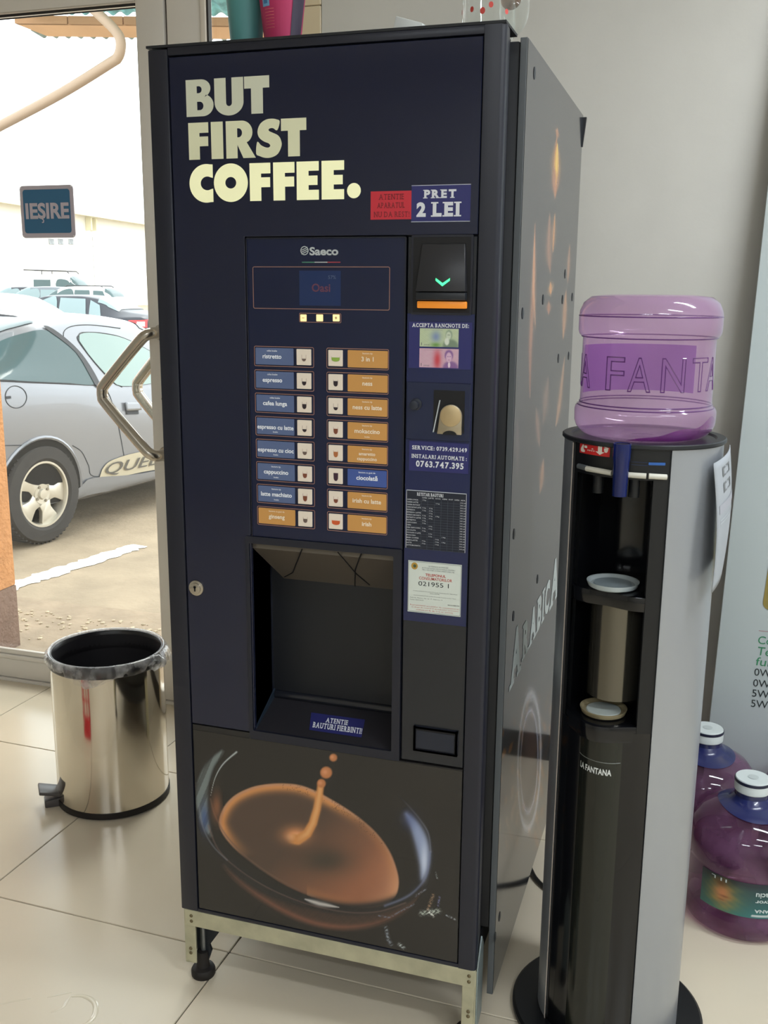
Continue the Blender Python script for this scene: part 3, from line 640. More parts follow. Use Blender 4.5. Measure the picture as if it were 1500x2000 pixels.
simple_car('hatchback', 'white hatchback with a big windscreen facing the door behind the silver coupe', hatch, M_cw, hw, 2.4, .3, 60, 603, 15.5, -hd(38), (1.8, 1.2), screens=((1.45, 2.16, .62, .58), (-.55, -.15, .64, .66)), glass=mat('car_glass_pale', '#8a9d99', .08, spec=.35))
SW = [[(-.55, 1.17), (.05, 1.15), (.1, 1.56), (-.35, 1.54)], [(.2, 1.14), (.95, 1.12), (.95, 1.58), (.25, 1.58)], [(1.05, 1.12), (2.15, 1.10), (1.8, 1.38), (1.45, 1.58), (1.05, 1.59)]]
M_cg = mat('car_grey', '#6b7075', .35, .3, spec=.3)
simple_car('hatchback', 'grey tall hatchback with pale windows parked left of the white estate car', suv, M_cg, SW, 2.65, .34, 92, 572, 50, hd(10), (.8, 1.4), screens=((1.45, 2.16, .62, .58), (-.55, -.15, .64, .66)), glass=mat('car_glass_sky', '#7c8d90', .08, spec=.35))
simple_car('hatchback', 'small far dark hatchback before the white hall beside the grey one', suv, mat('car_dark_grey', '#3a3c42', .35, .3, spec=.3), SW, 2.65, .34, 44, 572, 57, hd(-10), (.8, 1.4), screens=((1.45, 2.16, .62, .58), (-.55, -.15, .64, .66)), glass=mat('car_glass_sky', '#7c8d90', .08, spec=.35))

# exit sign stuck on the door glass
s_tl = fx(36, 363, 1.236); s_br = fx(148, 464, 1.236)
sg = thing('exit_sign', 'blue plastic sign with white letters IEŞIRE stuck on the door glass', 'sign', ((s_tl[0]+s_br[0])/2, 1.236, s_br[1]))
x0, x1, z0, z1 = s_tl[0], s_br[0]-.002, s_br[1], s_tl[1]
ys = YB+.0215
obj('plate', MB().prism(rrect(x0, x1, z0, z1, .012), ys-.003, ys, 'y'), mat('sign_white', '#bdb4be', .5), sg, bevel=.001, seg=1)
obj('blue_field', MB().prism(rrect(x0+.012, x1-.012, z0+.014, z1-.012, .01), ys-.0036, ys-.003, 'y'), mat('sign_blue', '#35688c', .5), sg)
fr = outline([rrect(x0+.010, x1-.010, z0+.012, z1-.010, .011), rrect(x0+.0125, x1-.0125, z0+.0145, z1-.0125, .009)])
obj('border', MB().add([(p[0], ys-.0042, p[1]) for p in fr[0]], fr[1]), mat('sign_white', '#bdb4be', .5), sg)
w_, h_ = x1-x0, z1-z0
tb = MB(); xtext(tb, glyphs('IESIRE', .035, 4), x0+w_*.10, x0+w_*.91, z0+h_*.36, z0+h_*.67, ys-.0045)
tb.tube([(x0+w_*.405, ys-.0045, z0+h_*.365), (x0+w_*.43, ys-.0045, z0+h_*.335), (x0+w_*.425, ys-.0045, z0+h_*.30), (x0+w_*.40, ys-.0045, z0+h_*.295)], .0022, 6)
obj('lettering', tb, mat('sign_white', '#bdb4be', .5), sg, smooth=False)
for a, b in ((.02, .03), (.98, .03), (.02, .97), (.98, .97)): obj('screw', MB().cyly(x0+w_*(.03+.94*(a > .5)), z0+h_*(.03+.94*(b > .5)), .0022, ys-.0045, ys-.003, 10), mat('screw_pale', '#e8e4e0', .4), sg)

# ================================================================== the coffee vending machine
W_, D_, ZT, ZBOT, XS = .600, .812, 1.759, .1626, .616
vm = thing('coffee_vending_machine', 'tall navy black coffee vending machine with glowing BUT FIRST COFFEE lettering', 'vending machine', (.3, .4, 0))
M_frame = mat('machine_frame_navy', '#1b1d29', .34, var=.03, vs=30)
M_frame2 = mat('machine_frame_side', '#3a3e45', .33)
M_front = mat('machine_glass_navy', '#171c33', .07, coat=.25)
M_front2 = mat('machine_glass_centre', '#0f1938', .07, coat=.25)
M_dark = mat('machine_dark_gap', '#0b0b10', .6)
M_cab = mat('machine_cabinet_black', '#191b20', .5)
M_zinc = mat('zinc_plated_steel', '#b9b79f', .42, .55, var=.14, vs=25)
M_rust = mat('rivet_rusty', '#6b6046', .6, .4)
M_rub = mat('rubber_black', '#1a1615', .6)
XA, XB = .0385, .5655      # between the stiles
ZH = 1.743                 # under the header
Z_S = .566                 # seam at left
RX0, RX1, RZ0, RZ1 = .167, .4355, .571, .930     # dispensing bay opening
# cabinet behind the door
obj('cabinet', MB().box(.006, .604, .094, D_, .19, 1.753), M_cab, vm, bevel=.004)
obj('back_cover', MB().prism([(.60, 1.752), (.6245, 1.752), (.6185, 1.69), (.60, 1.69)], D_-.006, D_+.004, 'y'), M_cab, vm)
# door core around the bay
core = MB().box(.004, RX0, .010, .086, ZBOT+.004, ZT-.006).box(RX1, .590, .010, .086, ZBOT+.004, ZT-.006).box(RX0, RX1, .010, .086, RZ1, ZT-.006).box(RX0, RX1, .010, .086, ZBOT+.004, RZ0)
obj('door_core', core, M_dark, vm)
obj('door_stile', MB().box(0, .0365, 0, .05, ZBOT, ZT-.004), M_frame, vm, bevel=.0025)
# right stile: rounded, leaning back into a soft shaded return
rs = [(.5675, .002), (.5675, 0), (.592, 0), (.597, .0015), (.5995, .005), (.600, .012), (.5985, .035), (.594, .060), (.588, .088), (.5675, .088)]
obj('door_stile', MB().prism(rs, ZBOT, ZT, 'z'), M_frame, vm, angle=50)
obj('header_panel', MB().box(.0365, .5675, 0, .05, ZH+.001, ZT-.001), M_frame, vm, bevel=.002)
obj('header_cap', MB().box(-.002, .600, -.001, .088, ZT-.002, ZT+.002), M_cab, vm)
obj('bottom_rail', MB().box(.0365, .5675, 0, .05, ZBOT, .1705), M_frame, vm, bevel=.0015)
# glass front (one sheet, runs down the left beside the buttons)
gl = [(XA, ZH-.0015), (XA, Z_S), (.1685, Z_S), (.1685, 1.4565), (XB, 1.4565), (XB, ZH-.0015)]
glass = obj('glass_front', MB().prism(gl, .0008, .010, 'y'), M_front, vm, bevel=.0008, seg=1)
obj('centre_panel', MB().box(.1705, .4505, .0022, .010, RZ1+.012, 1.4545), M_front2, vm, bevel=.001, seg=1)
obj('panel_rim', MB().box(.1705, .1722, .0005, .010, RZ1+.012, 1.4545).box(.4488, .4505, .0005, .010, RZ1+.012, 1.4545).box(.1705, .4505, .0005, .010, 1.4528, 1.4545), M_frame, vm)
obj('payment_column', MB().box(.4525, XB, .0022, .010, .5575, 1.4545), mat('payment_column_dark', '#1a1d24', .25, coat=.2), vm, bevel=.0012, seg=1)
bx0_, bz0_ = fx(795, 1212); _, bz1_ = fx(795, 612); bx1_ = fx(914, 900)[0]
obj('blue_film', MB().box(.4535, bx1_+.004, .0014, .0022, bz0_, bz1_), mat('blue_film', '#16204a', .2, coat=.3), vm)

# bay: rim, walls, slanted hood, back plate, drip tray
rim = outline([rrect(.1595, .4505, .5545, .9425, .003), rrect(RX0, RX1, RZ0, RZ1, .002)])
rb = MB().add([(p[0], -.0025, p[1]) for p in rim[0]], rim[1])
for a in (rrect(.1595, .4505, .5545, .9425, .003), rrect(RX0, RX1, RZ0, RZ1, .002)):
    n = len(a); rb.add([(p[0], -.0025, p[1]) for p in a]+[(p[0], .011, p[1]) for p in a], [(i, (i+1) % n, (i+1) % n+n, i+n) for i in range(n)])
obj('bay_rim', rb, M_frame, vm)
M_bay = mat('bay_plastic_dark', '#202430', .35)
BD = .10
obj('bay_wall', MB().hexa([(RX0-.004, .0, RZ0), (RX0, .0, RZ0), (RX0, BD+.02, RZ0+.02), (RX0-.004, BD+.02, RZ0), (RX0-.004, .0, RZ1), (RX0, .0, RZ1), (RX0, BD+.02, RZ1), (RX0-.004, BD+.02, RZ1)]), M_bay, vm)
obj('bay_wall', MB().hexa([(RX1, .0, RZ0), (RX1+.004, .0, RZ0), (RX1+.004, BD+.02, RZ0), (RX1, BD+.02, RZ0), (RX1, .0, RZ1), (RX1+.004, .0, RZ1), (RX1+.004, BD+.02, RZ1), (RX1, BD+.02, RZ1)]), M_bay, vm)
M_hood = mat('bay_hood_gloss', '#5a534b', .14, coat=.4)
hood = obj('bay_hood', MB().hexa([(RX0, .012, RZ1-.012), (RX1, .012, RZ1-.012), (RX1, BD, .835), (RX0+.026, BD, .835), (RX0, .012, RZ1+.002), (RX1, .012, RZ1+.002), (RX1, BD+.02, .85), (RX0+.026, BD+.02, .85)]), M_hood, vm)
for a, b in (((590, 1072), (572, 1118)), ((572, 1118), (556, 1126)), ((660, 1078), (696, 1120)), ((696, 1120), (722, 1142)), ((706, 1080), (694, 1112)), ((694, 1112), (693, 1146))):
    def hz(q):   # onto the slanted hood
        d = ray(*q); n = np.array([0, (RZ1-.012-.835), (BD-.012)]); n = n/np.linalg.norm(n); p0 = np.array([0, .012, RZ1-.012]); t = ((p0-CAM)@n)/(d@n); return CAM+d*t-n*.0008
    obj('hood_seam', MB().tube([hz(a), hz(b)], .0011, 6), M_dark, hood)
bk = obj('bay_back', MB().box(RX0+.0, RX1, BD, BD+.006, .60, .840), mat('bay_back_grey', '#4d4d52', .2, coat=.3, var=.04, vs=9), vm)
obj('back_rib', MB().box(.222, .2235, BD-.0012, BD+.001, .612, .835).box(.268, .269, BD-.0008, BD+.001, .66, .83), mat('bay_rib', '#4a4a4c', .3), bk)
obj('tray_lip', MB().tube([(RX0+.004, BD-.006, .607), (RX1-.002, BD-.006, .607)], .0085, 12), mat('tray_lip_dark', '#1b1d24', .25, coat=.3), vm)
tray = obj('drip_tray', MB().hexa([(RX0, .004, RZ0-.006), (RX1, .004, RZ0-.006), (RX1, BD-.004, .585), (RX0, BD-.004, .585), (RX0, .004, RZ0), (RX1, .004, RZ0), (RX1, BD-.004, .603), (RX0, BD-.004, .603)]), mat('tray_dark', '#26252a', .4), vm)
obj('tray_cheek', MB().hexa([(RX0, .006, RZ0), (RX0+.003, .006, RZ0), (RX0+.003, BD-.004, .60), (RX0, BD-.004, .60), (RX0, .006, RZ0+.002), (RX0+.003, .006, RZ0+.002), (RX0+.003, BD-.004, .618), (RX0, BD-.004, .618)]), mat('tray_cheek_blue', '#27323f', .3), tray)

# lower door leaf with the printed coffee cup
PX0, PX1, PZ0, PZ1 = .0405, .5645, .1725, .5525
obj('lower_leaf', MB().prism([(PX0-.001, PZ0-.0006), (PX1+.0006, PZ0-.0006), (PX1+.0006, .5545), (.158, .5525), (.158, .5635), (PX0-.001, .5635)], .0012, .010, 'y'), mat('lower_leaf_dark', '#242323', .3), vm)
rim_o = smooth_poly([(205, 48), (130, 130), (82, 220), (72, 320), (88, 420), (130, 510), (200, 590), (320, 690), (470, 765), (640, 812), (800, 838), (960, 825), (1090, 775), (1170, 690), (1202, 580), (1190, 470), (1130, 375), (1040, 280)], 6, False)
bowl = smooth_poly([(150, 520), (205, 640), (320, 745), (480, 845), (640, 908), (800, 928), (950, 905), (1090, 838), (1160, 760)], 6, False)
coff = smooth_poly([(172, 430), (190, 350), (240, 290), (310, 252), (380, 233), (470, 226), (560, 234), (640, 262), (710, 300), (790, 348), (870, 405), (940, 470), (995, 545), (1030, 625), (1046, 705), (1030, 775), (980, 815), (900, 832), (800, 828), (640, 785), (480, 715), (330, 615), (225, 520)], 6)
stem = [(500, 488), (555, 500), (600, 470), (628, 420), (648, 350), (660, 280), (668, 222)]
def nz(x, y, s=1.): return (np.sin(x*.13*s+np.sin(y*.11*s)*2)+np.sin(y*.17*s+np.sin(x*.07*s)*2.3)+np.sin((x+y)*.31*s))/3
def cup_col(u, v):
    X = PX0+(PX1-PX0)*u; Z = PZ0+(PZ1-PZ0)*v
    px, py = to_px(np.c_[X, np.full_like(X, .001), Z]); x = (px-360)*2.5; y = (py-1440)*2.5
    C = np.tile(np.array([32., 30, 29]), (len(x), 1))
    def blend(c, a):
        nonlocal C
        a = np.clip(a, 0, 1)[:, None]; c = np.array(c, float); C = C*(1-a)+c*a
    # body of the glass below the rim: warm tint between the rim and the bowl
    bowlpoly = [p for p in rim_o[20:85]]+bowl[::-1]
    blend((92, 66, 55), inside(x, y, bowlpoly)*(.55+.08*nz(x, y)))
    d, t = seg_dist(x, y, bowl); blend((132, 84, 66), np.exp(-(d/16)**2)*.75*np.sin(PI*np.clip(t*1.05, 0, 1)))
    # coffee
    d, _ = seg_dist(x, y, coff+coff[:1]); inb = inside(x, y, coff); ins = 1/(1+np.exp(np.clip(-np.where(inb, d, -d)/1.6, -30, 30)))
    blend((82, 64, 54), ins*1.)
    g = np.clip((x-520)/560+(y-520)/520, 0, 1); blend((158, 100, 72), ins*g*.9)
    blend((205, 150, 118), ins*np.clip((x-860)/180, 0, 1)*np.clip((y-520)/200, 0, 1)*np.exp(-d/85)*1.0)
    up = np.clip((560-y)/180+(400-x)/600, 0, 1)
    blend((208, 140, 84), ins*np.exp(-(np.maximum(d-14, 0)/26)**2)*np.clip(up+.25*(x > 600), 0, 1))
    blend((186, 140, 112), ins*np.exp(-(d/11)**2)*np.clip(up+.5*(x > 600)*(y < 780), 0, 1))
    blend((66, 50, 42), ins*((np.sin(x*.31+np.sin(y*.2)*3)*np.sin(y*.37+np.sin(x*.23)*2) > .82) & (d < 34) & (y < 520) & (x > 480))*.7)
    blend((52, 50, 44), ins*np.exp(-(((x-690)/120)**2+((y-600)/62)**2))*.75)
    blend((214, 140, 90), ins*np.exp(-(((x-545)/62)**2+((y-478)/40)**2))*1.1)
    blend((240, 200, 165), np.exp(-(((x-545)/34)**2+((y-488)/18)**2))*.8)
    # splash
    d, t = seg_dist(x, y, stem); wd = 26-10*t; blend((204, 136, 78), 1/(1+np.exp((d-wd)/2.0))*np.clip((t-.02)*9, 0, 1))
    blend((232, 178, 120), np.exp(-((d-2)/(wd*.45))**2)*np.clip((t-.1)*5, 0, 1)*.6)
    for cx, cy, r in ((670, 225, 21), (693, 172, 29), (728, 99, 19)):
        d = np.hypot(x-cx, y-cy); blend((186, 118, 74), 1/(1+np.exp((d-r)/1.6))); blend((220, 150, 106), np.exp(-(((x-cx+6)/(r*.5))**2+((y-cy+3)/(r*.5))**2))*.8)
    # glass rim
    d, t = seg_dist(x, y, rim_o); mid = np.sin(PI*t)
    blend((30, 31, 34), np.exp(-((d-10)/22)**2)*np.clip(mid*1.6-.3, 0, .9))
    d2, t2 = seg_dist(x, y, smooth_poly([(185, 70), (125, 140), (92, 230), (86, 320), (100, 410), (130, 480)], 6, False)); wd = 26*np.sin(PI*np.clip(t2*.9+.06, 0, 1))+3
    blend((128, 140, 140), 1/(1+np.exp((d2-wd)/3))*(.85-.35*(np.sin(x*.12+y*.05) > .3))); blend((60, 84, 140), np.exp(-(((x-98)/22)**2+((y-395)/70)**2))*.7)
    d2, t2 = seg_dist(x, y, smooth_poly([(255, 72), (190, 130), (150, 200), (128, 290)], 6, False)); blend((196, 206, 206), np.exp(-(d2/(4.5*(1.1-t2)))**2)*.9)
    d2, t2 = seg_dist(x, y, smooth_poly([(128, 300), (150, 380), (205, 480), (300, 580), (420, 668), (560, 745)], 6, False)); blend((110, 84, 72), np.exp(-(d2/4)**2)*.6)
    blend((150, 96, 66), np.exp(-(((x-158)/26)**2+((y-340)/75)**2))*.8*(x < 190))
    d2, t2 = seg_dist(x, y, smooth_poly([(1085, 375), (1130, 440), (1162, 530), (1172, 620), (1160, 690)], 6, False)); wd = 30*np.sin(PI*np.clip(t2*.92+.06, 0, 1))+2
    blend((150, 164, 200), 1/(1+np.exp((d2-wd)/6))*.95); blend((206, 214, 232), np.exp(-(((x-1172)/16)**2+((y-600)/80)**2))*.8)
    blend((58, 70, 120), np.exp(-(((x-1095)/40)**2+((y-400)/50)**2))*.45)
    d2, t2 = seg_dist(x, y, smooth_poly([(1200, 560), (1180, 680), (1100, 770), (980, 822)], 6, False)); blend((120, 130, 165), np.exp(-(d2/7)**2)*.6)
    d2, t2 = seg_dist(x, y, [(590, 790), (660, 812), (755, 830)]); blend((206, 200, 196), np.exp(-(d2/(11*np.sin(PI*np.clip(t2*.9+.07, 0, 1))+1))**2)*.9)
    d2, t2 = seg_dist(x, y, smooth_poly([(1030, 270), (1090, 330), (1150, 400), (1192, 470), (1204, 560)], 6, False)); blend((112, 116, 132), np.exp(-(d2/3.5)**2)*.7*np.clip(t2*1.5, 0, 1))
    d2, t2 = seg_dist(x, y, smooth_poly([(118, 430), (165, 545), (260, 640), (400, 730), (560, 800), (700, 838), (830, 856), (960, 848), (1080, 808)], 6, False)); blend((118, 92, 84), np.exp(-(d2/4)**2)*.55)
    d2, t2 = seg_dist(x, y, smooth_poly([(72, 330), (92, 440), (140, 530), (210, 600)], 6, False)); blend((120, 124, 134), np.exp(-(d2/3.5)**2)*.6)
    # glints at the handle
    for q, w, c in (([(1215, 770), (1190, 840)], 8, (150, 120, 96)), ([(1160, 858), (1240, 848)], 13, (190, 200, 190)), ([(1246, 780), (1240, 820)], 5, (120, 120, 160)), ([(1280, 868), (1326, 890)], 4, (180, 188, 196)), ([(985, 930), (995, 985), (1010, 1010)], 8, (150, 160, 172)), ([(1050, 1010), (1072, 1028)], 8, (186, 196, 196)), ([(1130, 775), (1180, 740)], 4, (130, 135, 150)), ([(950, 870), (1000, 880), (1120, 815)], 4, (110, 116, 134)), ([(1195, 850), (1215, 872)], 7, (230, 232, 226)), ([(1228, 660), (1235, 690)], 3, (150, 160, 160))):
        d2, _ = seg_dist(x, y, q); blend(c, np.exp(-(d2/w)**2)*.9*(.6+.4*np.sign(nz(x, y, 2.2))))
    return C
def cup_pts(u, v): return np.c_[PX0+(PX1-PX0)*u, np.full_like(u, .0006), PZ0+(PZ1-PZ0)*v]
cupo = print_sheet('cup_print', cup_pts, 400, 290, cup_col, printmat('print_gloss', .22, .25), vm); plabel(cupo, 'printed picture of a glass cup of coffee with a splash')

# lettering BUT FIRST COFFEE.
def arc(cx, cy, rx, ry, a0, a1, n=18): return [(cx+rx*math.cos(math.radians(a0+(a1-a0)*i/n)), cy+ry*math.sin(math.radians(a0+(a1-a0)*i/n))) for i in range(n+1)]
GL = {
 'B': [[(0, 0), (0, 1), (.50, 1)]+arc(.56, .755, .34, .245, 90, -70)[0:]+arc(.60, .30, .40, .30, 70, -90), [(.40, .17), (.40, .40)]+arc(.50, .285, .13, .115, 90, -90, 10), [(.40, .63), (.40, .82)]+arc(.47, .725, .11, .095, 90, -90, 10)],
 'U': [[(0, 1), (0, .36)]+arc(.5, .36, .5, .36, 180, 360, 26)+[(1, .36), (1, 1), (.60, 1), (.60, .34)]+arc(.5, .34, .10, .09, 0, -180, 12)+[(.40, .34), (.40, 1)]],
 'T': [[(0, 1), (1, 1), (1, .68), (.74, .68), (.74, 0), (.27, 0), (.27, .68), (0, .68)]],
 'F': [[(0, 0), (0, 1), (1, 1), (1, .72), (.55, .72), (.55, .62), (.98, .62), (.98, .36), (.55, .36), (.55, 0)]],
 'E': [[(0, 0), (0, 1), (1, 1), (1, .755), (.54, .755), (.54, .63), (.94, .63), (.94, .385), (.54, .385), (.54, .26), (1, .26), (1, 0)]],
 'I': [[(0, 0), (0, 1), (1, 1), (1, 0)]],
 'R': [[(0, 0), (0, 1), (.52, 1)]+arc(.54, .69, .36, .31, 90, -50)+[(.70, .42), (1, 0), (.58, 0), (.385, .36), (.385, 0)], [(.385, .56), (.385, .80)]+arc(.43, .68, .12, .12, 90, -90, 10)],
 'S': [smooth_poly([(.94, .92), (.80, .98), (.62, 1.0), (.40, .98), (.18, .88), (.07, .70), (.12, .54), (.30, .43), (.50, .37), (.56, .31), (.50, .265), (.38, .27), (.20, .33), (.05, .42), (0, .12), (.14, .05), (.36, .0), (.62, .01), (.86, .10), (1.0, .30), (.97, .46), (.86, .57), (.66, .64), (.54, .68), (.50, .72), (.56, .755), (.68, .755), (.84, .70)], 4)],
 'C': [[(1.0, .99)]+arc(.72, .5, .72, .505, 78, 282, 34)+[(1.0, .01), (1.0, .36)]+arc(.76, .5, .28, .18, -60, -300, 22)+[(1.0, .64)]],
 'O': [arc(.5, .5, .5, .5, 0, 354, 46), arc(.5, .5, .16, .15, 0, 348, 30)],
 '.': [arc(.5, .5, .5, .5, 0, 350, 30)],
}
LET = [('B', 250, 410, 465, 682, 0), ('U', 416, 586, 452, 676, 0), ('T', 591, 738, 438, 664, 0),
       ('F', 265, 382, 718, 935, 1), ('I', 397, 467, 716, 930, 1), ('R', 484, 657, 709, 928, 1), ('S', 659, 809, 697, 925, 1), ('T', 807, 955, 692, 918, 1),
       ('C', 270, 408, 967, 1184, 2), ('O', 413, 612, 962, 1184, 2), ('F', 623, 745, 960, 1177, 2), ('F', 761, 886, 956, 1175, 2), ('E', 898, 1028, 951, 1173, 2), ('E', 1044, 1176, 948, 1170, 2), ('.', 1193, 1274, 1094, 1171, 2)]
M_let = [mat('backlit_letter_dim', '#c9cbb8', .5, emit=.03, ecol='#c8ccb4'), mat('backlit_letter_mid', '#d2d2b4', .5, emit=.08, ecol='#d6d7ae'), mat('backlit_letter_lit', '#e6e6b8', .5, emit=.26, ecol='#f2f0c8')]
rows_z = {}
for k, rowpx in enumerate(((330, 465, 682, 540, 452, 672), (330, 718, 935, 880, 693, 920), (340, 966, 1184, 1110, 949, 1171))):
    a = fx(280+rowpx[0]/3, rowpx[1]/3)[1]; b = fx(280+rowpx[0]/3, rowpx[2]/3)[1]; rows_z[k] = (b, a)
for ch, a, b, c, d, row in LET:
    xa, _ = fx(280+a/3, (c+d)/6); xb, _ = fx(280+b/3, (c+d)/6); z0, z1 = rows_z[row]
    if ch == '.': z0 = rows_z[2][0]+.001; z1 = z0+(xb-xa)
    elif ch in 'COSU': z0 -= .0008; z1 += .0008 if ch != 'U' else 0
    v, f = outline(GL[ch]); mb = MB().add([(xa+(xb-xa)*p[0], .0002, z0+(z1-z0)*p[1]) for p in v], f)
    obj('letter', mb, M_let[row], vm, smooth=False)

# maker's mark, flag line, display
M_mark = mat('mark_pale', '#b6bcc0', .5)
cx, cz = fx(594, 489.4); r = .0072
v, f = outline([arc(cx, cz, r, r, 0, 350, 30), arc(cx, cz, r*.80, r*.80, 0, 350, 30)])
mb = MB().add([(p[0], .0015, p[1]) for p in v], f)
for k in (-1, 0, 1):
    pl = smooth_poly([(cx-r*.75, cz-r*.35+k*r*.42), (cx-r*.2, cz-r*.1+k*r*.42), (cx+r*.15, cz+r*.02+k*r*.42), (cx+r*.75, cz+r*.35+k*r*.42)], 4, False)
    mb.add([(p[0], .0015, p[1]+r*.10) for p in pl]+[(p[0], .0015, p[1]-r*.10) for p in pl], [(i, i+1, len(pl)+i+1, len(pl)+i) for i in range(len(pl)-1)])
ftext(mb, glyphs('Saeco', .032, 4), (604.5, 498.8), (660.7, 482.2), .0015)
obj('maker_mark', mb, M_mark, vm, smooth=False)
xa, za = fx(589, 512); xb, _ = fx(664, 513)
for k, c in enumerate(('#4c8a72', '#b9c0c2', '#a8404c')):
    obj('flag_line', MB().box(xa+(xb-xa)*k/3, xa+(xb-xa)*(k+1)/3, .0014, .0022, za-.0008, za+.0006), mat('flag_%d' % k, c, .5), vm)
M_cop = mat('copper_line', '#9c7468', .4)
def frame_ring(name, x0, x1, z0, z1, t, y, m, parent, rad=.003):
    v, f = outline([rrect(x0, x1, z0, z1, rad), rrect(x0+t, x1-t, z0+t, z1-t, max(rad-t, .0006))])
    return obj(name, MB().add([(p[0], y, p[1]) for p in v], f), m, parent, smooth=False)
xa, z1 = fx(492.5, 520.5); xb, z0 = fx(760.5, 606.5)
dp = frame_ring('display_frame', xa, xb, z0, z1, .0011, .0014, M_cop, vm)
xa, z1 = fx(583.6, 528.4); xb, z0 = fx(665, 597.6)
sc = obj('display_screen', MB().box(xa, xb, .0014, .0024, z0, z1), mat('lcd_blue', '#1d2f58', .15, emit=.02, ecol='#2c4680'), vm)
mb = MB(); ftext(mb, glyphs('Oasi', .02, 3), (609, 570), (645, 554), .0011); obj('lettering', mb, mat('lcd_red', '#63374a', .5), sc, smooth=False)
mb = MB(); ftext(mb, glyphs('57%', .0, 2), (641, 545), (656, 538), .0011); obj('lettering', mb, mat('lcd_grey', '#4e5f7c', .5), sc, smooth=False)
xa, z1 = fx(583.8, 611); xb, z0 = fx(665.8, 631)
pm = frame_ring('sugar_keys_frame', xa, xb, z0, z1, .0009, .0014, M_cop, vm, .002)
M_glow = mat('key_glow', '#ffe9b0', .5, emit=.6, ecol='#ffd78c')
for a, b, t in ((557, 608, '-'), (695, 750, ''), (837, 893, '+')):
    xa, z1 = fx(460+a/4.41, 440+768/4.41); xb, z0 = fx(460+b/4.41, 440+828/4.41)
    kx = obj('sugar_key', MB().prism(rrect(xa, xb, z0, z1, .0008), .0004, .0022, 'y'), M_glow, vm)
    if t:
        mb = MB(); cxx, czz = (xa+xb)/2, (z0+z1)/2; mb.box(cxx-.0024, cxx+.0024, -.0002, .0004, czz-.0004, czz+.0004)
        if t == '+': mb.box(cxx-.0004, cxx+.0004, -.0003, .0004, czz-.0024, czz+.0024)
        obj('sign', mb, M_dark, kx)

# drink keys
LEFTN = [('cafea boabe', 'ristretto', ''), ('cafea boabe', 'espresso', ''), ('cafea boabe', 'cafea lunga', ''), ('', 'espresso cu latte', 'boabe'), ('', 'espresso cu cioc', 'boabe'), ('bautura tip', 'cappuccino', 'boabe'), ('bautura tip', 'latte machiato', 'boabe'), ('bautura cu gust de', 'ginseng', '')]
RIGHTN = [('bautura tip', '3 in 1', ''), ('bautura tip', 'ness', ''), ('bautura tip', 'ness cu latte', ''), ('bautura tip', 'mokaccino', 'boabe'), ('bautura tip', 'amaretto|cappuccino', ''), ('bautura cu gust de', 'ciocolată', ''), ('bautura tip', 'irish cu latte', ''), ('bautura tip', 'irish', '')]
M_slate = mat('key_slate', '#56658a', .4, emit=.05, ecol='#56658a'); M_tan = mat('key_tan', '#c08d4e', .4, emit=.07, ecol='#c08d4e'); M_bl = mat('key_blue', '#3f5596', .4, emit=.05, ecol='#3f5596')
M_ivory = mat('key_ivory', '#d8ccbd', .45, emit=.10, ecol='#e0d2c0'); M_ink = mat('key_ink_white', '#dfe3ea', .5, emit=.1); M_ink2 = mat('key_ink_cream', '#e8dac4', .5, emit=.06)
CUP = {'g': ('#6b5a52', '#b79f92'), 'd': ('#2b2026', '#a08c84'), 'b': ('#7c4630', '#b99'), 'o': ('#b06a3c', '#c9a488'), 'v': ('#3e2333', '#3e2333'), 'r': ('#cf5a2e', '#d98a66'), 'l': ('#8fb04a', '#a9a08c')}
LC = [('g', .4, .55), ('d', .55, .7), ('d', .7, .7), ('d', .45, .55), ('g', .55, .5), ('b', .7, .6), ('b', .7, .9), ('g', .7, .45)]
RC = [('l', .8, .0), ('d', .8, .6), ('d', .45, .6), ('b', .75, .7), ('o', .8, .65), ('v', 1., .9), ('b', .6, .6), ('r', .9, .0)]
